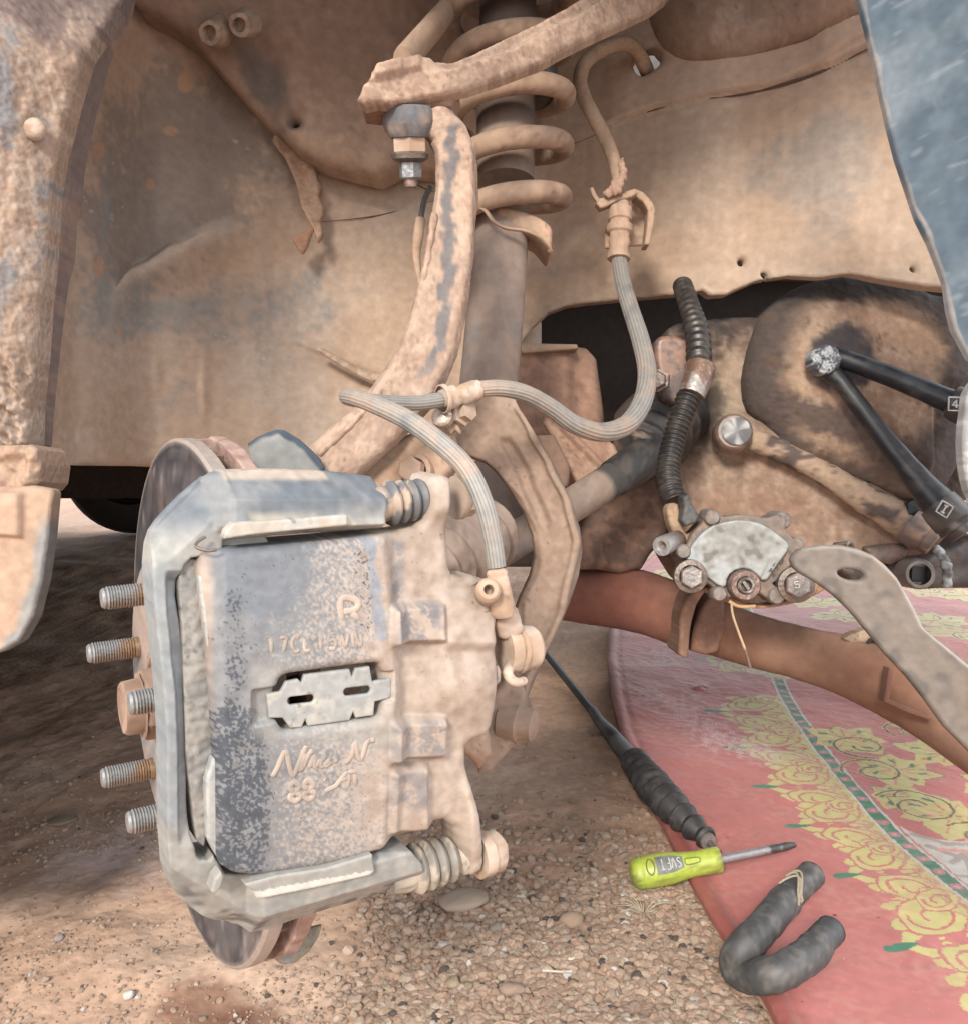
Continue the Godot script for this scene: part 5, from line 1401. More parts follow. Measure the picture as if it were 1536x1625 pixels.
# ------------------------------------------------------------------ gearbox and what is bolted to it
func gearbox() -> void:
	var gb := thing("gearbox", P(1280, 680, 0.98), "oil stained gearbox casing caked with reddish dirt, bulging at upper right", "gearbox")
	var dirt := Color(0.25, 0.168, 0.125)
	var oil := Color(0.045, 0.035, 0.032)
	var gd := func(x: float, y: float) -> float: return 1.0 - (x - 1060) * 0.00012 - (y - 650) * 0.0001
	var gb_c := func(p: Vector3, x: float, y: float) -> Color:
		var nz := n3(p, 16.0) + 0.6 * n3(p, 60.0) + 0.3 * n3(p, 160.0)
		var c := dirt.lerp(Color(0.34, 0.245, 0.19), smoothstep(-0.2, 0.5, nz))
		c = c.lerp(Color(0.23, 0.13, 0.09), 0.7 * smoothstep(0.0, 0.5, n3(p + Vector3(7, 1, 1), 12.0)))
		c = c.lerp(Color(0.32, 0.27, 0.20), 0.6 * exp(-pow((x - 1145) / 30.0, 2.0) - pow((y - 660) / 110.0, 2.0)))
		c = c.lerp(oil, 0.92 * smoothstep(600, 500, y + 40.0 * nz))  # oily top, also coloured dark to deepen the shade under the fender
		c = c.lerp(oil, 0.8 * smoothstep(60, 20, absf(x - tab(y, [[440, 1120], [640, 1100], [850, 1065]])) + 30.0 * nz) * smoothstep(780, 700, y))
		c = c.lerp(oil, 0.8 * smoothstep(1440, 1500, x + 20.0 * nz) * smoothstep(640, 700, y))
		return c * (1.0 + 0.16 * n3(p, 110.0))
	var gb_h := func(p: Vector3, x: float, y: float, _d: float) -> float:
		var h := 0.004 * n3(p, 22.0) + 0.0018 * n3(p, 70.0) + 0.001 * n3(p, 170.0)
		h += 0.012 * exp(-pow((x - 1160) / 46.0, 2.0) - pow((y - 688) / 46.0, 2.0))
		h += 0.02 * smoothstep(40, 6, line_dist(x, y, [[1170, 690], [1240, 712], [1320, 756], [1400, 800], [1470, 846]]))
		return h
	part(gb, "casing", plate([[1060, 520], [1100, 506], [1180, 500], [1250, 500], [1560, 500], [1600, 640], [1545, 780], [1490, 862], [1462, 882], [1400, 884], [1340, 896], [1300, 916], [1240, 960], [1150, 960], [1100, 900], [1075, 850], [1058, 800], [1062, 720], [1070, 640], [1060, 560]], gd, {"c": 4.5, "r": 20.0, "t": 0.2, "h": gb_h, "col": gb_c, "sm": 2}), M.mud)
	# bell: a dome with a sweeping lower lip
	var bell_c := func(p: Vector3, x: float, y: float) -> Color:
		var nz := n3(p, 14.0) + 0.6 * n3(p, 55.0) + 0.35 * n3(p, 170.0)
		var c := Color(0.32, 0.21, 0.148).lerp(Color(0.39, 0.275, 0.20), smoothstep(-0.2, 0.4, nz))
		var e := Vector2(x - 1345, (y - 595) * 1.0).length()
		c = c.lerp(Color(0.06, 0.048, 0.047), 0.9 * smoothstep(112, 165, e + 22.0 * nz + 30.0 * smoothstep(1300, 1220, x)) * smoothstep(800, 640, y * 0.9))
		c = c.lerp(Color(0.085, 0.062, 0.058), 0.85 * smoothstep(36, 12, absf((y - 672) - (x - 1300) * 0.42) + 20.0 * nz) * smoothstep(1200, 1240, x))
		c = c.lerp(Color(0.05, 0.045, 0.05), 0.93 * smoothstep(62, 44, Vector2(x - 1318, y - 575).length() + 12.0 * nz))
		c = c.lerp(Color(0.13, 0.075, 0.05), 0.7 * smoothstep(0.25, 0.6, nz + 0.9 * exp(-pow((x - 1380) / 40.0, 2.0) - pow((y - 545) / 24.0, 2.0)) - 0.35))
		c = c.lerp(Color(0.03, 0.026, 0.026), 0.95 * smoothstep(505, 462, y + 18.0 * nz))  # grime on the crown, darkened further in colour as fender shade
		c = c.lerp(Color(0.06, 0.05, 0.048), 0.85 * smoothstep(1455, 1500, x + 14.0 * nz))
		return c * (1.0 + 0.14 * n3(p, 120.0))
	var bell_h := func(p: Vector3, x: float, y: float, d: float) -> float:
		var h := 0.022 * smoothstep(0, 70, d) + 0.0022 * n3(p, 30.0) + 0.001 * n3(p, 110.0)
		var e := Vector2(x - 1318, y - 575).length()
		h += 0.012 * exp(-pow(e / 52.0, 2.0))
		h -= 0.016 * smoothstep(1462, 1476, x) * smoothstep(600, 640, y)
		return h
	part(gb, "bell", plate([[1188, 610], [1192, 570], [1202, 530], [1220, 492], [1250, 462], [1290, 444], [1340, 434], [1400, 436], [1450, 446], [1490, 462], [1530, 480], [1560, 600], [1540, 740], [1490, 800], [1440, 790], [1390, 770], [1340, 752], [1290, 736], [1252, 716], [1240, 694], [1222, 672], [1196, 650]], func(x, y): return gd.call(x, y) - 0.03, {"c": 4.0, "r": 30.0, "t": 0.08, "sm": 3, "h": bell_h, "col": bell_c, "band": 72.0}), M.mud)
	var rib := px_path([[1180, 696, 0.965, 20], [1240, 716, 0.95, 18], [1300, 746, 0.94, 19], [1360, 784, 0.93, 22], [1420, 820, 0.925, 27], [1468, 850, 0.92, 29]])
	part(gb, "lower_rib", tube(rib[0], rib[1], {"n": 24, "sub": 10, "rough": [0.0016, 40.0], "col": worn(Color(0.36, 0.26, 0.19), Color(0.10, 0.075, 0.068), 15.0, 0.18)}), M.mud)
	var pd := (P(1486, 864, 0.91) - P(1420, 820, 0.925)).normalized()
	part(gb, "rib_plug", lathe(P(1440, 832, 0.918), pd, [[0, 0.0175], [0.014, 0.018], [0.018, 0.0165], [0.0185, 0.0145], [0.027, 0.0145], [0.029, 0.0125], [0.029, 0]], {"n": 26, "col": worn(Color(0.15, 0.115, 0.105), Color(0.32, 0.21, 0.15), 30.0, 0.1)}), M.oily)
	var cb := P(1162, 688, 0.945)
	var bdir := -FW + Vector3(-0.12, 0.1, 0)
	var cover := part(gb, "capped_bolt", lathe(cb, bdir, [[-0.012, 0.0185], [0.006, 0.0182], [0.010, 0.0165], [0.0115, 0.015], [0.012, 0.0]], {"n": 26, "col": worn(Color(0.24, 0.155, 0.115), Color(0.13, 0.10, 0.09), 30.0)}), M.oily)
	part(cover, "cap", lathe(cb + Vector3(0.002, 0, 0), bdir, [[0.0115, 0.0142], [0.0135, 0.0138], [0.0145, 0.012], [0.0146, 0.0]], {"n": 22, "col": worn(Color(0.11, 0.11, 0.12), Color(0.42, 0.42, 0.42), 70.0, 0.35)}), M.oily)
	part(gb, "casing_stud", lathe(P(1452, 808, 0.915), -FW, [[0, 0.012], [0.006, 0.011], [0.008, 0]], {"n": 6, "hex": true, "col": BLACK}), M.oily)
	part(gb, "lug_pin", lathe(P(1336, 872, 0.86), -FW + Vector3(0.9, 0.2, 0), [[-0.006, 0.007], [0.008, 0.007], [0.008, 0.0045], [0.002, 0.0]], {"n": 18, "col": worn(Color(0.36, 0.33, 0.30), Color(0.12, 0.08, 0.06), 60.0)}), M.worn_steel)
	part(gb, "oil_pan_lobe", plate([[1372, 868], [1420, 862], [1445, 866], [1440, 884], [1416, 896], [1380, 890]], 0.93, {"c": 3.0, "r": 8.0, "t": 0.05, "col": worn(Color(0.15, 0.115, 0.105), Color(0.2, 0.13, 0.1), 30.0)}), M.oily)
	# dark casting under the gearbox with a square drain plug
	var sump := thing("differential_casting", P(1450, 910, 0.93), "dark oily casting with a square socket drain plug behind the bracket plate", "casting")
	part(sump, "casing", plate([[1330, 900], [1370, 892], [1420, 892], [1470, 880], [1540, 850], [1620, 850], [1620, 930], [1540, 934], [1500, 934], [1460, 936], [1420, 928], [1380, 930], [1350, 925]], 0.955, {"c": 4.0, "r": 12.0, "t": 0.15, "h": func(p, _x, _y, _d): return 0.003 * n3(p, 30.0), "col": worn(Color(0.055, 0.045, 0.043), Color(0.10, 0.075, 0.065), 20.0)}), M.oily)
	var dp := P(1458, 911, 0.90)
	part(sump, "drain_plug", lathe(dp, -FW + Vector3(-0.15, 0, 0), [[-0.03, 0.0145], [0.0, 0.0142], [0.003, 0.0125], [0.003, 0.0098]], {"n": 26, "col": worn(Color(0.15, 0.13, 0.12), Color(0.22, 0.19, 0.17), 70.0)}) + lathe(dp, -FW + Vector3(-0.15, 0, 0), [[0.003, 0.0099], [-0.008, 0.0096], [-0.008, 0.0]], {"n": 4, "hex": true, "turn": 0.75, "col": Color(0.035, 0.03, 0.028)}), M.oily)
	var weld := px_path([[1478, 866, 0.915, 6], [1494, 882, 0.91, 7], [1502, 904, 0.905, 8], [1503, 932, 0.905, 7]])
	part(sump, "chipped_rim", tube(weld[0], weld[1], {"n": 10, "sub": 8, "rough": [0.0016, 200.0], "col": worn(Color(0.14, 0.13, 0.125), Color(0.38, 0.40, 0.39), 90.0)}), M.oily)
	# black V-shaped stay with numbered sockets
	var stay := thing("linkage_rods", P(1316, 568, 0.90), "black oily V-shaped pair of rods spreading from a greasy silver knob", "linkage")
	var rodc := worn(Color(0.016, 0.019, 0.025), Color(0.045, 0.049, 0.056), 26.0, 0.2)
	var r1 := px_path([[1322, 566, 0.905, 19], [1350, 574, 0.895, 15.5], [1420, 600, 0.88, 16.5], [1500, 634, 0.86, 19], [1520, 642, 0.855, 22]])
	part(stay, "upper_rod", tube(r1[0], r1[1], {"n": 24, "sub": 10, "col": rodc, "rough": [0.0003, 60.0]}), M.oily)
	var r2 := px_path([[1314, 586, 0.905, 18], [1340, 614, 0.895, 13.5], [1390, 680, 0.88, 15.5], [1440, 742, 0.865, 19], [1480, 790, 0.855, 26], [1500, 812, 0.85, 29]])
	part(stay, "lower_rod", tube(r2[0], r2[1], {"n": 24, "sub": 10, "col": worn(Color(0.022, 0.022, 0.026), Color(0.055, 0.05, 0.048), 26.0, 0.2), "rough": [0.0003, 60.0]}), M.oily)
	var knob_c := func(p: Vector3, _x: float, _y: float) -> Color: return Color(0.42, 0.45, 0.47).lerp(Color(0.08, 0.09, 0.11), smoothstep(-0.3, 0.6, n3(p, 110.0) + 0.9 * n3(p, 330.0) + 0.25))
	part(stay, "greasy_knob", plate(circle(1313, 569, 25, 24), 0.888, {"c": 1.2, "r": 12.0, "t": 0.02, "h": func(p, _x, _y, _d): return 0.0014 * n3(p, 110.0) + 0.0012 * n3(p, 300.0), "col": knob_c}), M.oily)
	var u1 := (P(1520, 642, 0.855) - P(1420, 600, 0.88)).normalized()
	part(stay, "upper_socket", lathe(P(1506, 636, 0.858), u1, [[0, 0.0105], [0.002, 0.0145], [0.008, 0.0158], [0.022, 0.0162], [0.030, 0.0158], [0.030, 0]], {"n": 28, "col": worn(Color(0.035, 0.034, 0.036), Color(0.06, 0.055, 0.052), 30.0)}), M.oily)
	var u2 := (P(1500, 812, 0.85) - P(1440, 742, 0.865)).normalized()
	part(stay, "lower_socket", lathe(P(1487, 798, 0.852), u2, [[0, 0.0165], [0.008, 0.0175], [0.020, 0.0175], [0.022, 0.016], [0.024, 0.0168], [0.0265, 0.0168], [0.0275, 0.014], [0.034, 0.0125], [0.034, 0]], {"n": 28, "col": worn(Color(0.06, 0.052, 0.05), Color(0.15, 0.13, 0.12), 50.0, 0.2)}), M.oily)
	# number plates with raised frames
	for q in [[1515, 641, 0.8355, "4", -0.32, 21.0], [1498, 808, 0.8315, "I", 0.55, 20.0]]:
		var bs: Array = []
		var sz: float = q[5] * 0.5
		var ev := Vector2(sz, 0).rotated(q[4] + (0.35 if q[3] == "4" else 0.0))
		var dv := ev.orthogonal() * -1.0
		var c2 := Vector2(q[0], q[1])
		var fr: Array = []
		for k in [[-1, -1], [1, -1], [1, 1], [-1, 1], [-1, -1]]:
			var v: Vector2 = c2 + ev * k[0] + dv * k[1]
			fr.append(P(v.x, v.y, q[2]))
		bs.append_array(tube(fr, 0.0007, {"n": 6, "sub": 2, "straight": true, "col": Color(0.42, 0.42, 0.41)}))
		for l in word(q[3], c2 - ev * 0.45 - dv * 0.6, ev * 0.9, dv * 1.2, 1.0):
			var pp: Array = []
			for v in l:
				pp.append(P(v[0], v[1], q[2]))
			bs.append_array(tube(pp, 0.0008, {"n": 6, "sub": 2, "straight": true, "col": Color(0.42, 0.42, 0.41)}))
		part(stay, "number_mark", bs, M.plain)
	# gear position switch
	var sw := thing("gear_position_switch", P(1170, 880, 0.80), "fan-shaped bare aluminium gear position switch with a round socket at its foot", "switch")
	var sd := func(x: float, y: float) -> float: return 0.80 - (x - 1170) * 0.00006 + (y - 880) * 0.00005
	var swc := worn(Color(0.17, 0.14, 0.125), Color(0.23, 0.165, 0.13), 40.0, 0.05)
	part(sw, "body", plate([[1074, 884], [1074, 874], [1082, 866], [1090, 864], [1098, 848], [1112, 832], [1120, 820], [1128, 811], [1138, 812], [1146, 820], [1180, 816], [1216, 822], [1226, 818], [1240, 817], [1248, 826], [1246, 840], [1256, 852], [1268, 864], [1268, 880], [1256, 896], [1240, 918], [1226, 926], [1238, 936], [1240, 948], [1230, 954], [1214, 948], [1204, 942], [1196, 952], [1180, 954], [1164, 948], [1152, 950], [1142, 952], [1134, 944], [1132, 934], [1122, 926], [1112, 936], [1100, 936], [1092, 926], [1096, 912], [1084, 898]], sd, {"c": 1.8, "r": 4.0, "t": 0.03, "col": swc, "sm": 2}), M.cast)
	var al := func(p: Vector3, x: float, y: float) -> Color:
		var nz := n3(p, 40.0) + 0.6 * n3(p, 130.0)
		var c := Color(0.36, 0.385, 0.395).lerp(Color(0.25, 0.25, 0.235), smoothstep(-0.35, 0.65, 0.7 * nz + 0.6 * exp(-pow((x - 1170) / 50.0, 2.0) - pow((y - 850) / 40.0, 2.0))))
		return c.lerp(Color(0.10, 0.09, 0.08), 0.6 * smoothstep(0.45, 0.8, nz + 0.3 * exp(-pow((x - 1185) / 20.0, 2.0) - pow((y - 855) / 30.0, 2.0))))
	part(sw, "fan_plate", plate([[1089, 887], [1091, 877], [1097, 866], [1106, 853], [1118, 842], [1132, 833], [1150, 828], [1168, 825], [1186, 826], [1204, 830], [1220, 838], [1236, 850], [1248, 860], [1252, 867], [1248, 876], [1232, 898], [1217, 920], [1209, 921], [1200, 911], [1190, 904], [1178, 902], [1166, 905], [1157, 912], [1153, 920], [1152, 929], [1147, 932], [1138, 928], [1112, 908], [1092, 894]], func(x, y): return sd.call(x, y) - 0.006, {"c": 1.5, "r": 2.5, "t": 0.006, "col": al, "h": func(_p, x, y, _d): return -0.0012 * smoothstep(-1.0, 1.0, (x - 1206) * 0.55 - (y - 912) * -0.83 + 0.0) * smoothstep(1196, 1204, x) * 0.0}), M.dull_steel)
	for q in [[1128, 821, 0.0068], [1238, 826, 0.0075], [1083, 875, 0.0060], [1140, 942, 0.0062], [1230, 945, 0.0070], [1260, 866, 0.0070]]:
		part(sw, "ear_boss", lathe(P(q[0], q[1], 0.802), -FW + Vector3(-0.1, 0, 0), [[-0.03, q[2] * 1.1], [0.004, q[2]], [0.006, q[2] * 0.8], [0.0065, 0.0]], {"n": 22, "col": worn(Color(0.21, 0.18, 0.165), Color(0.14, 0.115, 0.10), 50.0)}), M.cast)
	var inkc := Color(0.06, 0.055, 0.05)
	var mk2: Array = []
	for l in word("I78", Vector2(1219, 908), Vector2(6.6, -9.2), Vector2(6, 5), 0.85):
		var pp: Array = []
		for v in l:
			pp.append(P(v[0], v[1], 0.7915))
		mk2.append_array(tube(pp, 0.00055, {"n": 6, "sub": 2, "col": inkc}))
	mk2.append_array(tube([P(1206, 915, 0.7922), P(1238, 860, 0.7912)], 0.0005, {"n": 6, "col": Color(0.22, 0.22, 0.21)}))
	part(sw, "stamped_mark", mk2, M.plain)
	var hp := P(1180, 928, 0.795)
	part(sw, "shaft_socket", lathe(hp, -FW, [[-0.01, 0.0128], [0.004, 0.0125], [0.0055, 0.0115], [0.0055, 0.0075]], {"n": 30, "col": worn(Color(0.30, 0.21, 0.175), Color(0.24, 0.165, 0.14), 50.0)}) + lathe(hp, -FW, [[0.004, 0.0072], [0.0075, 0.0070], [0.0082, 0.0062], [0.008, 0.0046], [0.0, 0.0042], [0.0, 0.0]], {"n": 26, "col": worn(Color(0.28, 0.25, 0.24), Color(0.12, 0.10, 0.09), 120.0)}), M.worn_steel)
	part(sw, "shaft_key", box(Vector3(-0.0012, -0.0042, 0.0), Vector3(0.0012, 0.0042, 0.006), Color(0.3, 0.24, 0.22), cam_basis.rotated(FW, -0.6), hp - FW * 0.0002), M.worn_steel)
	for q in [[1096, 915, 0.0095, "hex"], [1264, 928, 0.0105, "mark"]]:
		var at := P(q[0], q[1], 0.79)
		var b := part(sw, "mounting_bolt", lathe(at, -FW + Vector3(-0.1, 0, 0), [[-0.012, q[2] * 1.45], [-0.001, q[2] * 1.4], [0.0, q[2]]], {"n": 24, "col": swc}) + lathe(at, -FW + Vector3(-0.1, 0, 0), [[0.0, q[2]], [0.005, q[2]], [0.006, q[2] * 0.88], [0.006, 0]], {"n": 6, "hex": true, "col": worn(Color(0.24, 0.22, 0.22), Color(0.34, 0.3, 0.28), 60.0)}), M.worn_steel)
		if q[3] == "mark":
			var mkk: Array = []
			for l in word("5", Vector2(1260, 923), Vector2(9, 0), Vector2(1, 10), 0.9):
				var pp: Array = []
				for v in l:
					pp.append(P(v[0], v[1], 0.7832))
				mkk.append_array(tube(pp, 0.0004, {"n": 6, "sub": 2, "col": Color(0.5, 0.48, 0.46)}))
			part(b, "grade_mark", mkk, M.plain)
	part(sw, "switch_flange", plate([[1190, 960], [1240, 955], [1290, 925], [1300, 900], [1310, 905], [1316, 926], [1300, 942], [1260, 958], [1210, 966], [1170, 962], [1120, 940], [1130, 930]], 0.822, {"c": 2.5, "r": 5.0, "t": 0.02, "sm": 2, "col": worn(Color(0.33, 0.19, 0.12), Color(0.24, 0.14, 0.1), 40.0)}) + plate([[1230, 900], [1262, 880], [1290, 888], [1300, 920], [1292, 946], [1262, 956], [1226, 940]], 0.812, {"c": 2.5, "r": 8.0, "t": 0.02, "sm": 2, "col": worn(Color(0.35, 0.21, 0.135), Color(0.26, 0.15, 0.105), 40.0)}), M.dusty)
	var tp := P(1049, 867, 0.79)
	var td := (P(1100, 845, 0.84) - tp)
	part(sw, "side_tube", lathe(tp, td, [[0.006, 0.0], [0.0, 0.0045], [0.0, 0.0078], [0.001, 0.0082], [0.03, 0.0078]], {"n": 26, "col": func(p, s, _a): return Color(0.42, 0.42, 0.42) if s < 0.0012 else Color(0.22, 0.15, 0.12)}), M.worn_steel)
	part(sw, "casting_arm", plate([[1058, 812], [1062, 800], [1076, 800], [1080, 826], [1090, 848], [1104, 836], [1118, 826], [1114, 844], [1098, 862], [1086, 868], [1074, 856], [1064, 838]], 0.815, {"c": 2.0, "r": 6.0, "t": 0.02, "sm": 2, "col": worn(Color(0.38, 0.27, 0.175), Color(0.30, 0.2, 0.14), 40.0)}), M.dusty)
	var wire := px_path([[1160, 954, 0.80, 2.2], [1162, 975, 0.80, 2.0], [1172, 1005, 0.80, 2.0], [1182, 1032, 0.80, 2.2], [1190, 1060, 0.80, 2.2]])
	solo("thin_wire", P(1160, 954, 0.80), tube(wire[0], wire[1], {"n": 7, "sub": 5, "col": func(p, s, _a): return Color(0.42, 0.30, 0.19) if s < 0.7 else Color(0.16, 0.10, 0.08)}), M.dusty, "thin bent wire hanging below the fan-shaped switch", "wire")
	solo("gasket_scrap", P(1170, 960, 0.805), tube([P(1156, 954, 0.80), P(1172, 962, 0.80), P(1198, 962, 0.80)], 0.0015, {"n": 8, "col": Color(0.42, 0.27, 0.15)}), M.dusty, "small orange brown gasket scrap under the switch", "gasket")
	# corrugated conduit with metal clip
	var con := thing("corrugated_conduit", P(1090, 640, 0.88), "black corrugated wiring conduit with a steel sleeve, left of the gearbox", "conduit")
	var rings := func(n: float) -> Callable: return func(s, _a): return 0.84 + 0.22 * (0.5 + 0.5 * sin(s * TAU * n))
	var conc := worn(Color(0.028, 0.026, 0.026), Color(0.055, 0.047, 0.042), 26.0, 0.2)
	var k1 := px_path([[1082, 452, 0.98, 15], [1094, 490, 0.94, 16.5], [1106, 530, 0.91, 19], [1108, 570, 0.89, 20], [1108, 592, 0.885, 20]])
	part(con, "upper_hose", tube(k1[0], k1[1], {"n": 22, "sub": 34, "shape": rings.call(15.0), "col": conc}), M.oily)
	var k2 := px_path([[1092, 630, 0.875, 19], [1080, 662, 0.87, 18], [1068, 700, 0.865, 18], [1060, 740, 0.855, 18], [1062, 772, 0.845, 19], [1070, 796, 0.838, 19]])
	part(con, "lower_hose", tube(k2[0], k2[1], {"n": 22, "sub": 40, "shape": rings.call(22.0), "col": conc}), M.oily)
	var k3 := px_path([[1112, 582, 0.885, 24], [1106, 602, 0.88, 23], [1096, 628, 0.875, 21]])
	part(con, "steel_sleeve", tube(k3[0], k3[1], {"n": 26, "sub": 8, "col": worn(Color(0.40, 0.37, 0.35), Color(0.26, 0.165, 0.12), 26.0, 0.0)}), M.worn_steel)
	part(con, "clip_plate", plate([[1040, 570], [1040, 540], [1056, 532], [1090, 540], [1094, 590], [1096, 630], [1080, 640], [1056, 634], [1046, 610]], 0.91, {"c": 3.0, "r": 8.0, "t": 0.02, "sm": 2, "col": worn(Color(0.13, 0.095, 0.085), Color(0.26, 0.15, 0.11), 24.0, 0.05)}), M.oily)
	part(con, "clip_bolt", lathe(P(1044, 604, 0.885), -FW + Vector3(-0.3, 0, 0), [[-0.004, 0.011], [0.002, 0.0105], [0.0025, 0.008], [0.008, 0.008], [0.009, 0.0068], [0.009, 0]], {"n": 6, "hex": true, "col": Color(0.18, 0.14, 0.125)}), M.worn_steel)
	part(con, "plug", plate([[1082, 790], [1092, 782], [1098, 800], [1110, 820], [1104, 830], [1088, 836], [1080, 826], [1084, 806]], 0.80, {"c": 1.5, "r": 5.0, "t": 0.02, "col": worn(Color(0.045, 0.047, 0.05), Color(0.08, 0.078, 0.078), 50.0)}), M.rubber)
	# dark cup left of the conduit
	var cup := px_path([[1060, 640, 0.96, 44], [1030, 668, 0.97, 50], [1006, 700, 0.98, 52]])
	part(con, "heat_shield", tube(cup[0], cup[1], {"n": 26, "round": 0.012, "col": worn(Color(0.055, 0.05, 0.05), Color(0.10, 0.08, 0.075), 20.0)}), M.oily)
	# plain box added as the engine block, dark to blacken the gaps
	solo("engine_block", Vector3(0.3, 0.3, -1.6), box(Vector3(-0.2, 0.33, -2.1), Vector3(1.1, 0.62, -1.32), worn(Color(0.03, 0.028, 0.03), Color(0.06, 0.048, 0.042), 9.0)), M.dusty, "dark engine block in deep shade behind the gearbox", "engine")
	# flat steel bracket in front
	var bc := func(p: Vector3, x: float, y: float) -> Color:
		var nz := n3(p, 22.0) + 0.6 * n3(p, 80.0)
		var c := Color(0.20, 0.17, 0.148).lerp(Color(0.135, 0.118, 0.107), smoothstep(-0.2, 0.5, nz))
		c = c.lerp(Color(0.23, 0.175, 0.13), 0.6 * smoothstep(0.1, 0.5, n3(p + Vector3(3, 0, 0), 14.0)))
		return c.lerp(Color(0.30, 0.27, 0.245), 0.7 * smoothstep(7, 3, line_dist(x, y, [[1275, 869], [1330, 865], [1385, 882], [1425, 918], [1462, 992], [1536, 1056]])))
	solo("bracket_plate", P(1400, 960, 0.66), plate([[1254, 888], [1258, 880], [1266, 873], [1280, 868], [1305, 865], [1335, 865], [1362, 871], [1386, 881], [1406, 897], [1424, 917], [1440, 943], [1452, 965], [1462, 986], [1466, 996], [1480, 1008], [1500, 1024], [1532, 1050], [1580, 1090], [1640, 1140], [1900, 1350], [1900, 1520], [1560, 1214], [1530, 1184], [1500, 1154], [1470, 1112], [1440, 1074], [1404, 1036], [1380, 1006], [1350, 970], [1325, 946], [1298, 926], [1270, 910], [1258, 900]], func(x, y): return 0.70 - (x - 1254) * 0.00025, {"c": 2.5, "r": 5.0, "t": 0.006, "h": func(p, x, y, d): return 0.0008 * n3(p, 30.0) - 0.004 * smoothstep(1470, 1500, x + (y - 1010) * 0.3) * 0.0 - 0.004 * smoothstep(26, 6, d) * smoothstep(60, -20, (y - 900) - (x - 1258) * 0.9 + 60.0) * 0.0, "col": bc, "holes": [circle(1351, 912, 22, 8.5, 24, 0.16)]}), M.dull_steel, "flat grey steel bracket with an oval hole and rounded end", "bracket")


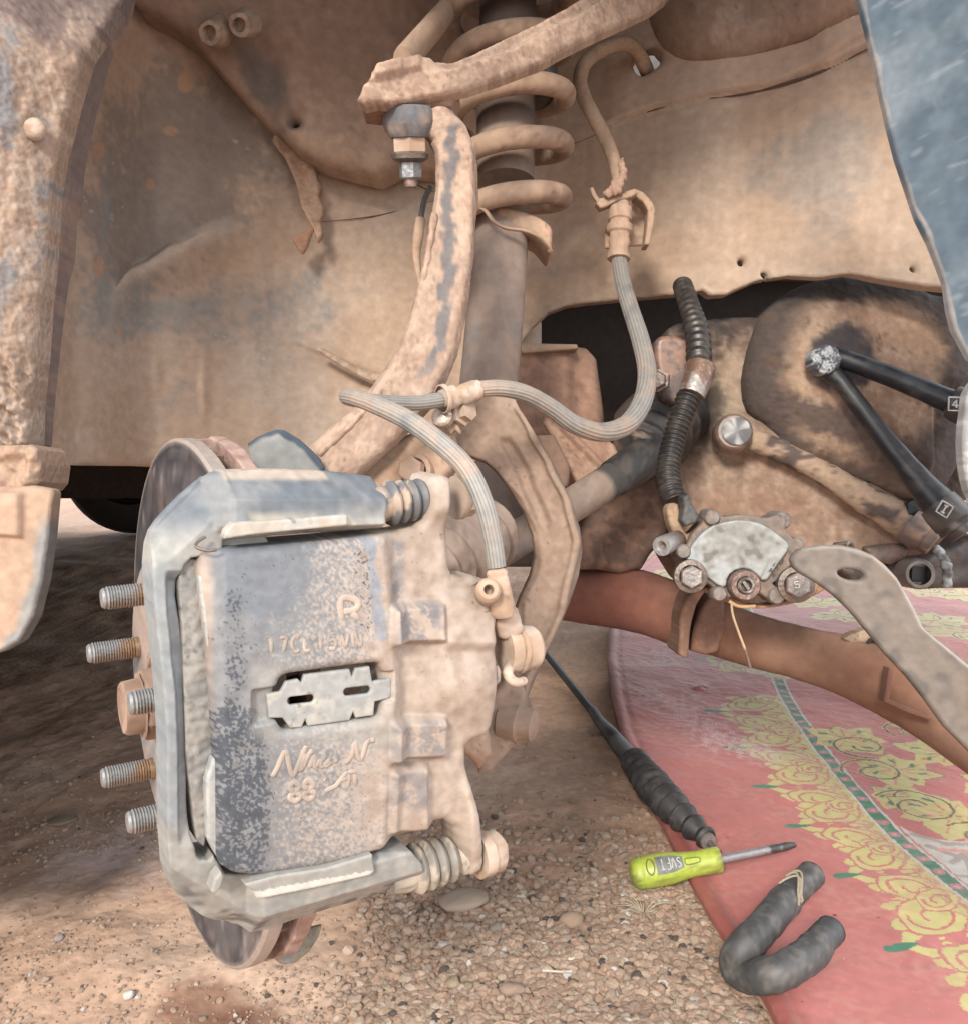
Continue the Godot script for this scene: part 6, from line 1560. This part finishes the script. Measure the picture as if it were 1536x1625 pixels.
# ------------------------------------------------------------------ mat and loose tools
func mat_image(lo: Vector2, size: Vector2, W: int, H: int) -> Image:
	var im := Image.create(W, H, false, Image.FORMAT_RGB8)
	var pink := Color(0.63, 0.39, 0.375)
	var yel := Color(0.655, 0.62, 0.42)
	var grn := Color(0.27, 0.42, 0.345)
	var wht := Color(0.66, 0.645, 0.62)
	var ink := Color(0.36, 0.32, 0.24)
	im.fill(pink)
	var s := W / size.x
	var to := func(g: Vector3) -> Vector2: return (Vector2(g.x, g.z) - lo) * s
	var fill := func(pts: PackedVector2Array, c: Color) -> void:
		var y0 := 1e9
		var y1 := -1e9
		for q in pts:
			y0 = minf(y0, q.y)
			y1 = maxf(y1, q.y)
		for y in range(maxi(0, int(y0)), mini(H - 1, int(y1)) + 1):
			var xs: Array = []
			for i in pts.size():
				var a := pts[i]
				var b := pts[(i + 1) % pts.size()]
				if (a.y > y + 0.5) != (b.y > y + 0.5):
					xs.append(a.x + (y + 0.5 - a.y) / (b.y - a.y) * (b.x - a.x))
			xs.sort()
			for k in range(0, xs.size() - 1, 2):
				im.fill_rect(Rect2i(int(xs[k]), y, maxi(1, int(xs[k + 1]) - int(xs[k])), 1), c)
	var stroke := func(pts: Array, w: float, c: Color) -> void:
		for i in pts.size() - 1:
			var a: Vector2 = pts[i]
			var b: Vector2 = pts[i + 1]
			var n := int((b - a).length() / maxf(0.7, w * 0.35)) + 1
			for k in n + 1:
				var q := a.lerp(b, float(k) / n)
				var h := int(w)
				for dy in range(-h, h + 1):
					var dx := int(sqrt(maxf(0.0, w * w - dy * dy)))
					im.fill_rect(Rect2i(int(q.x) - dx, int(q.y) + dy, 2 * dx + 1, 1), c)
	# stripe
	var sp: Array = []
	for q in [[1175, 950], [1196, 1000], [1222, 1058], [1240, 1100], [1262, 1140], [1290, 1181], [1318, 1218], [1346, 1252], [1400, 1312], [1452, 1362], [1540, 1438], [1640, 1515], [1760, 1600]]:
		sp.append(to.call(G(q[0], q[1])))
	# sample the stripe evenly
	var line: Array = []
	for i in sp.size() - 1:
		for k in 40:
			line.append(sp[i].cubic_interpolate(sp[i + 1], sp[maxi(i - 1, 0)], sp[mini(i + 2, sp.size() - 1)], k / 40.0))
	# palmettes: tips in the picture and what they point to
	var tips := [[1070, 905], [1092, 970], [1120, 1052], [1142, 1136], [1176, 1194], [1222, 1258], [1272, 1319], [1352, 1399], [1440, 1511], [1560, 1650]]
	var prevT := Vector2.ZERO
	for i in tips.size():
		var T: Vector2 = to.call(G(tips[i][0], tips[i][1]))
		var best := 1e9
		var E: Vector2 = line[0]
		for q in line:
			if T.distance_to(q) < best:
				best = T.distance_to(q)
				E = q
		var ax := (E - T).normalized()
		var L := best
		var up := Vector2(ax.y, -ax.x)
		if i == 0:
			prevT = T - up * L * 0.45
		var half := minf(0.60 * (T - prevT).length(), L * 0.7)
		if i > 0:
			prevT = T
		else:
			prevT = T
			half = L * 0.36
		var at := func(u: float, v: float) -> Vector2: return T + ax * u * L + up * v * half
		# solid ground next to the stripe, scalloped
		var solid := PackedVector2Array()
		for k in 25:
			var v := -1.0 + 2.0 * k / 24.0
			solid.append(at.call(0.66 + 0.07 * absf(sin(v * PI * 2.5)) - 0.10 * exp(-pow(v / 0.3, 2.0)), v * 1.02))
		solid.append(at.call(1.02, 1.1))
		solid.append(at.call(1.02, -1.1))
		fill.call(solid, yel)
		for sd in [-1.0, 1.0]:
			# curled fingers at the tip, one behind the other
			for lf in [[0.02, 0.05, 0.22, 0.40, 0.34, 0.10, 0.060], [0.10, 0.34, 0.24, 0.58, 0.45, 0.26, 0.075], [0.20, 0.72, 0.30, 0.86, 0.52, 0.52, 0.070]]:
				var a: Vector2 = at.call(lf[0], sd * lf[1] * 1.15)
				var m1: Vector2 = at.call(lf[2], sd * lf[3])
				var b: Vector2 = at.call(lf[4], sd * lf[5])
				for pass_ in 2:
					for k in 15:
						var f := k / 14.0
						var q := a.lerp(m1, f).lerp(m1.lerp(b, f), f)
						var wd: float = L * lf[6] * (0.45 + 0.75 * sin(minf(f * 2.2 + 0.5, PI * 0.75)))
						stroke.call([q, q + Vector2(0.3, 0)], wd + (2.2 if pass_ == 0 else 0.0), pink if pass_ == 0 else yel)
			# two scrolls, a large and a small, each with a pink gap round it
			for sc in [[0.50, 0.50, 0.33, 0.40], [0.70, 0.80, 0.20, 0.24]]:
				var c: Vector2 = at.call(sc[0], sd * sc[1])
				for ring in [[1.10, pink], [1.0, yel]]:
					var ell := PackedVector2Array()
					for k in 40:
						var t := TAU * k / 40
						var wob: float = ring[0] * (1.0 + 0.05 * sin(t * 5.0 + i + sd))
						ell.append(c + (ax * cos(t) * sc[2] * L + up * sd * (sin(t) + 0.25 * cos(t)) * sc[3] * half) * wob)
					fill.call(ell, ring[1])
				var spir: Array = []
				for k in 60:
					var t := 2.6 + TAU * 1.15 * k / 59.0
					var rr := 0.78 * (1.0 - 0.62 * k / 59.0)
					spir.append(c + ax * cos(t) * sc[2] * L * rr + up * sd * (sin(t) + 0.25 * cos(t)) * sc[3] * half * rr)
				stroke.call(spir, 1.3, pink)
			var swp: Array = []
			for k in 20:
				var f := k / 19.0
				swp.append(at.call(0.10 + 0.75 * f, sd * (0.02 + 0.08 * sin(f * PI))))
			stroke.call(swp, 1.2, pink)
		# scale pattern by the stripe
		for m in 14:
			var u: float = 0.70 + 0.09 * (m % 3)
			var v: float = -0.92 + 1.84 * (m / 13.0)
			var arc: Array = []
			for k in 9:
				var t := PI * k / 8.0
				arc.append(at.call(u + 0.05 * sin(t), v + 0.13 * cos(t)))
			stroke.call(arc, 1.0, Color(0.62, 0.50, 0.40))
		# green bud
		var bud := PackedVector2Array()
		for k in 16:
			var t := TAU * k / 16
			bud.append(T + ax * (cos(t) * L * 0.17 - L * 0.06) + up * sin(t) * half * 0.075 * (1.0 - 0.5 * cos(t)))
		fill.call(bud, grn)
	# the stripe itself: white edge, green and pink beads
	var n := 0.0
	for i in line.size() - 1:
		var a: Vector2 = line[i]
		var b: Vector2 = line[i + 1]
		var nn := (b - a).normalized().orthogonal()
		for sgn in [-1.0, 1.0]:
			stroke.call([a + nn * sgn * 9.0 * s / 1000.0, b + nn * sgn * 9.0 * s / 1000.0], 1.6 * s / 1000.0, wht)
		stroke.call([a, b], 7.0 * s / 1000.0, grn)
	for i in line.size() - 1:
		var a: Vector2 = line[i]
		n += a.distance_to(line[i + 1])
		if n > 27.0 * s / 1000.0:
			n = 0.0
			stroke.call([a, a + Vector2(0.5, 0)], 6.5 * s / 1000.0, Color(0.61, 0.42, 0.42))
			stroke.call([a, a + Vector2(0.5, 0)], 2.4 * s / 1000.0, Color(0.67, 0.55, 0.53))
	# foliage scattered on the far side of the stripe
	var r := RandomNumberGenerator.new()
	r.seed = 21
	var flower := func(c: Vector2, sz: float, turn: float) -> void:
		for k in 7:
			var t := turn + TAU * k / 7.0 + r.randf_range(-0.2, 0.2)
			var tip := c + Vector2.from_angle(t) * sz * r.randf_range(0.7, 1.15)
			var nn := (tip - c).orthogonal() * r.randf_range(0.26, 0.4)
			var pl := PackedVector2Array()
			for f in [0.0, 0.2, 0.4, 0.6, 0.8, 1.0]:
				pl.append(c.lerp(tip, f) + nn * (sin(f * PI) + 0.18 * sin(f * 26.0)))
			for f in [0.8, 0.6, 0.4, 0.2]:
				pl.append(c.lerp(tip, f) - nn * (sin(f * PI) + 0.18 * sin(f * 22.0)))
			fill.call(pl, yel)
			var cp: Array = []
			for q in pl:
				cp.append(q)
			if k % 2 == 0:
				stroke.call(cp, 0.9, ink if k % 4 == 0 else Color(0.74, 0.55, 0.42))
			stroke.call([c.lerp(tip, 0.15), c.lerp(tip, 0.75)], 1.0, Color(0.70, 0.45, 0.38))
			if r.randf() < 0.6:
				stroke.call([c.lerp(tip, 0.5), c.lerp(tip, 0.62) + nn * 0.3], 2.2, grn)
		var sc: Array = []
		for k in 26:
			var t := turn + k * 0.33
			sc.append(c + Vector2.from_angle(t) * sz * (0.75 - 0.022 * k) + Vector2(sz * 0.5, 0).rotated(turn))
		stroke.call(sc, 2.6, yel)
		stroke.call(sc, 1.0, ink)
	for q in [[1240, 1075, 62], [1340, 1180, 70], [1420, 1230, 66], [1500, 1205, 74], [1420, 1270, 50], [1505, 1300, 76], [1460, 1160, 60], [1290, 960, 95], [1335, 985, 80], [1480, 990, 90], [1520, 1010, 70], [1530, 950, 100], [1400, 930, 90], [1470, 945, 60], [1200, 930, 90], [1590, 1250, 70], [1600, 1350, 60]]:
		var g := G(q[0], q[1])
		flower.call(to.call(g), q[2] * 0.85 * s / 1000.0, r.randf() * TAU)
	# white field with grey fretwork at the right border
	var wf := PackedVector2Array()
	for q in [[1425, 1318], [1470, 1338], [1520, 1345], [1600, 1340], [1700, 1420], [1640, 1500], [1545, 1425], [1480, 1368]]:
		wf.append(to.call(G(q[0], q[1])))
	fill.call(wf, wht)
	for q in [[[1446, 1330], [1500, 1348], [1560, 1350]], [[1470, 1350], [1530, 1372], [1580, 1370]], [[1508, 1378], [1530, 1362], [1540, 1392]], [[1520, 1400], [1560, 1402]]]:
		var l: Array = []
		for v in q:
			l.append(to.call(G(v[0], v[1])))
		stroke.call(l, 3.4 * s / 1000.0, Color(0.56, 0.53, 0.50))
	stroke.call([to.call(G(1490, 1356)), to.call(G(1560, 1362))], 3.0 * s / 1000.0, Color(0.74, 0.50, 0.48))
	# the print is worn thin in places
	for y in range(0, H - 1, 2):
		for x in range(0, W - 1, 2):
			var v := 0.5 * single.get_noise_2d(x * 0.011, y * 0.011) + 0.6 * single.get_noise_2d(x * 0.09, y * 0.09)
			if v > 0.05:
				var c := im.get_pixel(x, y).lerp(Color(0.67, 0.53, 0.46), minf(0.4, 0.5 * v))
				im.fill_rect(Rect2i(x, y, 2, 2), c)
	# chalky dust trodden in
	for q in [[1112, 1096, 26], [1100, 1110, 22], [1125, 1165, 50], [1140, 1185, 40], [1208, 1205, 40], [1085, 1140, 50], [1050, 1050, 46], [1180, 1190, 36], [1030, 1110, 34]]:
		var c: Vector2 = to.call(G(q[0], q[1]))
		var rad: float = q[2] * s / 1000.0
		for y in range(maxi(0, int(c.y - rad * 1.6)), mini(H - 1, int(c.y + rad * 1.6))):
			for x in range(maxi(0, int(c.x - rad)), mini(W - 1, int(c.x + rad))):
				var v := Vector2(x - c.x, (y - c.y) * 0.62).length() / rad + 0.5 * single.get_noise_2d(x * 0.07, y * 0.07)
				var k := 0.6 * smoothstep(1.0, 0.1, v) * smoothstep(-0.5, 0.5, single.get_noise_2d(x * 0.31, y * 0.31) + 0.15)
				if k > 0.02:
					im.set_pixel(x, y, im.get_pixel(x, y).lerp(Color(0.74, 0.67, 0.67), k))
	# soil smeared along the near edge and over the print
	for k in 900:
		var x := r.randi_range(2, W - 3)
		var y := r.randi_range(2, H - 3)
		im.fill_rect(Rect2i(x, y, r.randi_range(1, 3), r.randi_range(1, 2)), Color(0.30, 0.17, 0.13) if r.randf() < 0.5 else Color(0.72, 0.60, 0.56))
	# worn specks
	for k in 26000:
		var x := r.randi_range(0, W - 1)
		var y := r.randi_range(0, H - 1)
		var c := im.get_pixel(x, y)
		im.set_pixel(x, y, c.lerp(Color(0.74, 0.64, 0.61) if r.randf() < 0.6 else Color(0.45, 0.25, 0.22), r.randf_range(0.1, 0.45)))
	return im

func mat_y(x: float, z: float) -> float:
	var p := Vector3(x, 0, z)
	return 0.007 + 0.004 * n3(p, 4.0) + 0.0012 * n3(p, 17.0)

func loose_things() -> void:
	# printed mat
	var lo := mat_edge[0]
	var hi := mat_edge[0]
	for q in mat_edge:
		lo = lo.min(q)
		hi = hi.max(q)
	hi.x = minf(hi.x, lo.x + 1.25)
	var W := 1300
	var H := int(W * (hi.y - lo.y) / (hi.x - lo.x))
	if H > 2048:
		W = int(W * 2048.0 / H)
		H = 2048
	var size := Vector2(hi.x - lo.x, (hi.x - lo.x) * H / W)
	var print := ImageTexture.create_from_image(mat_image(lo, size, W, H))
	var mm := StandardMaterial3D.new()
	mm.resource_name = "printed_mat"
	mm.albedo_texture = print
	mm.vertex_color_use_as_albedo = true
	mm.roughness = 0.62
	var m_h := func(p: Vector3, x: float, z: float, d: float) -> float:
		var h := mat_y(x, z) + 0.0008 * maxf(0.0, n3(p, 60.0)) + 0.0004 * n3(p, 130.0)
		h += 0.002 * exp(-pow((d - 0.008) / 0.006, 2.0)) - 0.002 * exp(-pow((d - 0.019) / 0.0025, 2.0))
		var g := G(1110, 1100)
		h += 0.005 * exp(-pow(Vector2(x - g.x, z - g.z).length() / 0.016, 2.0)) * (0.5 + n3(p, 70.0))
		return h
	var m_c := func(p: Vector3, x: float, z: float) -> Color:
		var c := Color(1, 1, 1) * (1.0 + 0.10 * n3(p, 5.0) + 0.10 * n3(p, 60.0))
		# darker hem
		var d := 1e9
		for i in 12:
			d = minf(d, Geometry2D.get_closest_point_to_segment(Vector2(x, z), mat_edge[i], mat_edge[i + 1]).distance_to(Vector2(x, z)))
		c = c.lerp(Color(0.62, 0.50, 0.46), 0.8 * smoothstep(0.024, 0.012, d))
		return c
	var shape := PackedVector2Array()
	for i in mat_edge.size():
		shape.append(Vector2(minf(mat_edge[i].x, hi.x - 0.001), mat_edge[i].y))
	var meshes := relief(shape, func(x, z): return Vector3(x, 0, z), {"c": 0.0042, "r": 0.004, "u": 1.0, "t": 0.004, "ex": Vector3.DOWN, "h": m_h, "col": m_c, "band": 0.03, "back": false, "uv": func(p): return Vector2((p.x - lo.x) / size.x, (p.z - lo.y) / size.y)})
	var mat_at := Vector3((lo.x + hi.x) * 0.5, 0, (lo.y + hi.y) * 0.5)
	var st := SurfaceTool.new()
	var o := MeshInstance3D.new()
	o.name = "floor_mat"
	o.mesh = join(meshes, mat_at)
	o.material_override = mm
	o.position = mat_at
	add_child(o)
	tag(o, "pink plastic mat printed with yellow scrolls and a green beaded stripe", "mat")

	# cable with a bellows boot
	var cab := thing("shift_cable", G(1060, 1260), "black cable ending in a ribbed rubber boot, lying on the mat edge", "cable")
	var gp := func(x: float, y: float, r: float) -> Vector3:
		var g := G(x, y)
		g = G(x, y, (mat_y(g.x, g.z) if in_mat(g.x, g.z) else ground_y(g.x, g.z)) + r)
		return g
	var blackc := worn(Color(0.018, 0.019, 0.022), Color(0.04, 0.037, 0.035), 26.0, 0.15)
	part(cab, "cable", tube([gp.call(845, 1010, 0.02), gp.call(868, 1040, 0.012), gp.call(905, 1086, 0.010), gp.call(945, 1136, 0.010)], 0.0062, {"n": 16, "col": blackc}), M.rubber)
	part(cab, "sleeve", tube([gp.call(940, 1128, 0.010), gp.call(952, 1146, 0.010), gp.call(968, 1164, 0.011), gp.call(984, 1184, 0.013), gp.call(1008, 1212, 0.015)], [0.0075, 0.0085, 0.0105, 0.0125, 0.0120], {"n": 20, "col": worn(Color(0.03, 0.028, 0.028), Color(0.05, 0.045, 0.043), 20.0)}), M.rubber)
	var bell := func(s: float, _a: float) -> float:
		var w := fposmod(s * 10.5, 1.0)
		return (0.72 + 0.50 * pow(w / 0.3 if w < 0.3 else (1.0 - w) / 0.7, 0.8)) * (1.06 if s > 0.32 and s < 0.44 else 1.0)
	part(cab, "bellows", tube([gp.call(1004, 1206, 0.018), gp.call(1030, 1240, 0.02), gp.call(1060, 1274, 0.02), gp.call(1090, 1304, 0.016), gp.call(1122, 1332, 0.012)], [0.0145, 0.0165, 0.0170, 0.0135, 0.0095], {"n": 28, "sub": 44, "shape": bell, "col": worn(Color(0.024, 0.023, 0.023), Color(0.05, 0.045, 0.043), 30.0, 0.2)}), M.rubber)
	part(cab, "crimp_ring", tube([gp.call(1112, 1324, 0.012), gp.call(1124, 1336, 0.012)], 0.0085, {"n": 18, "col": Color(0.34, 0.30, 0.28)}), M.worn_steel)
	part(cab, "inner_rod", tube([gp.call(1122, 1334, 0.011), gp.call(1140, 1354, 0.007)], 0.0036, {"n": 12, "col": Color(0.20, 0.16, 0.14)}), M.worn_steel)
	# screwdriver
	var scr := thing("screwdriver", G(1070, 1385), "lime green screwdriver with a grey badge lying across the mat edge", "screwdriver")
	var a0: Vector3 = gp.call(1000, 1388, 0.018)
	var a1: Vector3 = gp.call(1142, 1364, 0.016)
	var a2: Vector3 = gp.call(1262, 1340, 0.006)
	var dir := (a1 - a0).normalized()
	var L := (a1 - a0).length()
	var lime := func(p: Vector3, s: float, _a: float) -> Color:
		var c := Color(0.36, 0.43, 0.065)
		c = c.lerp(Color(0.17, 0.15, 0.05), 0.8 * smoothstep(0.0, 0.6, n3(p, 60.0) + 0.5 * n3(p, 200.0) + smoothstep(0.012, 0.0, s) * 0.5 - 0.1))
		return c
	part(scr, "handle", lathe(a0, dir, [[0, 0.0], [0.0, 0.008], [0.002, 0.0125], [0.006, 0.0148], [L * 0.12, 0.0156], [L * 0.13, 0.0150], [L * 0.15, 0.0158], [L * 0.3, 0.0160], [L * 0.45, 0.0154], [L * 0.58, 0.0135], [L * 0.68, 0.0122], [L * 0.78, 0.0120], [L * 0.92, 0.0128], [L * 0.985, 0.0126], [L, 0.0115], [L, 0.004]], {"n": 36, "col": lime}), M.lime_plastic)
	var side := (Vector3.UP * 0.75 + Vector3(0, 0, 1) * 0.75)
	side = (side - dir * side.dot(dir)).normalized()
	var across := dir.cross(side)
	# badge follows the round of the handle
	var on_handle := func(s: float, w: float, lift: float) -> Vector3:
		var rr := tab(s, [[0.12, 0.0156], [0.3, 0.0160], [0.45, 0.0154], [0.58, 0.0135], [0.68, 0.0122], [0.78, 0.0120]])
		return a0 + dir * s * L + (side * cos(w) + across * sin(w)) * (rr + lift)
	var bV := PackedVector3Array()
	var bC := PackedColorArray()
	var bI := PackedInt32Array()
	for i in 13:
		for k in 9:
			var s := 0.27 + 0.30 * i / 12.0
			var wid := 0.55 * (1.0 - 0.25 * smoothstep(0.5, 1.0, i / 12.0))
			var q: Vector3 = on_handle.call(s, wid * (k / 4.0 - 1.0), 0.0008)
			bV.append(q)
			bC.append(Color(0.15, 0.155, 0.15) * (1.0 + 0.3 * n3(q, 160.0)))
			if i < 12 and k < 8:
				var v := i * 9 + k
				bI.append_array(PackedInt32Array([v, v + 1, v + 9, v + 1, v + 10, v + 9]))
	var badge := part(scr, "badge", [mk(bV, bC, bI)], M.plastic)
	var ls: Array = []
	for l in word("SVFT", Vector2(0.545, -0.30), Vector2(-0.062, 0.0), Vector2(0.0, 0.62), 0.72):
		var pp: Array = []
		for v in l:
			pp.append(on_handle.call(v[0], -v[1], 0.0010))
		ls.append_array(tube(pp, 0.0007, {"n": 6, "sub": 3, "col": Color(0.42, 0.43, 0.40)}))
	part(badge, "badge_lettering", ls, M.plastic)
	var rimp: Array = []
	for v in [[0.17, -0.2], [0.165, 0.2], [0.2, 0.5], [0.235, 0.35], [0.25, 0.0], [0.235, -0.35], [0.2, -0.5], [0.17, -0.2]]:
		rimp.append(on_handle.call(v[0], v[1], 0.0002))
	var rim2: Array = []
	for v in [[0.60, -0.22], [0.60, 0.22], [0.74, 0.2], [0.76, 0.0], [0.74, -0.2], [0.60, -0.22]]:
		rim2.append(on_handle.call(v[0], v[1], 0.0002))
	part(scr, "moulded_outline", tube(rimp, 0.0007, {"n": 6, "col": Color(0.13, 0.14, 0.04)}), M.lime_plastic)
	part(scr, "moulded_outline", tube(rim2, 0.0006, {"n": 6, "col": Color(0.16, 0.18, 0.05)}), M.lime_plastic)
	part(scr, "shaft", tube([a1 - dir * 0.004, a1.lerp(a2, 0.5), a1.lerp(a2, 0.72), a1.lerp(a2, 0.86), a2], [0.0043, 0.0042, 0.0042, 0.0044, 0.0024], {"n": 14, "round": 0.002, "col": func(p, s, _a): return Color(0.38, 0.36, 0.37).lerp(Color(0.09, 0.085, 0.08), smoothstep(0.55, 0.65, s + 0.12 * n3(p, 90.0)) * smoothstep(-0.4, 0.2, n3(p, 70.0) + 0.15))}), M.worn_steel)
	# radiator hose bent in a U
	var rad := thing("radiator_hose", G(1225, 1500), "thick black rubber hose bent double, lying on the mat", "hose")
	var hc := func(p: Vector3, s: float, _a: float) -> Color:
		var nz := n3(p, 28.0) + 0.6 * n3(p, 110.0)
		var c := Color(0.055, 0.055, 0.056).lerp(Color(0.078, 0.075, 0.073), smoothstep(-0.2, 0.4, nz))
		c = c.lerp(Color(0.14, 0.125, 0.115), 0.55 * smoothstep(0.25, 0.85, nz + 0.2))
		c = c.lerp(Color(0.045, 0.047, 0.05), 0.7 * smoothstep(0.93, 0.97, s))
		return c
	var hr := 0.0128
	var rp: Array = [gp.call(1288, 1387, 0.030), gp.call(1268, 1406, 0.027), gp.call(1240, 1436, 0.024), gp.call(1208, 1474, 0.023), gp.call(1178, 1506, 0.023), gp.call(1166, 1530, 0.023), gp.call(1186, 1548, 0.023), gp.call(1226, 1546, 0.023), gp.call(1262, 1530, 0.023), gp.call(1290, 1508, 0.023), gp.call(1304, 1490, 0.024), gp.call(1318, 1476, 0.025)]
	var hshape := func(s: float, _a: float) -> float: return 1.0 + 0.10 * exp(-pow((s - 0.17) / 0.02, 2.0)) * 0.5 + 0.12 * smoothstep(0.12, 0.16, s) * smoothstep(0.93, 0.89, s) - 0.02
	part(rad, "hose_body", tube(rp, hr, {"n": 32, "sub": 14, "shape": hshape, "col": hc, "rough": [0.0007, 70.0], "cap": false}), M.rubber)
	for e in [[rp[0], rp[1]], [rp[-1], rp[-2]]]:
		var dd: Vector3 = (e[0] - e[1]).normalized()
		part(rad, "open_end", lathe(e[0], dd, [[-0.03, 0.0], [-0.03, hr * 0.72], [0.0, hr * 0.78], [0.0018, hr * 0.9], [0.0, hr * 0.99]], {"n": 30, "col": Color(0.045, 0.044, 0.044)}), M.rubber)
	var straw: Array = []
	for q in [[0.012, 0.5], [0.016, 0.2], [0.008, -0.3]]:
		var c: Vector3 = rp[2] + (rp[1] - rp[2]) * 0.5
		var dd: Vector3 = (rp[1] - rp[2]).normalized()
		var sx := dd.cross(Vector3.UP).normalized()
		var l: Array = []
		for k in 7:
			var w: float = -0.6 + 1.9 * k / 6.0
			l.append(c + dd * (q[0] - 0.012 + 0.012 * sin(k * 0.8 + q[1])) + (Vector3.UP * cos(w) + sx * sin(w)) * (hr * 1.11 + 0.001))
		straw.append_array(tube(l, 0.0012, {"n": 6, "sub": 3, "col": Color(0.34, 0.29, 0.21)}))
	part(rad, "dry_straw", straw, M.stone)
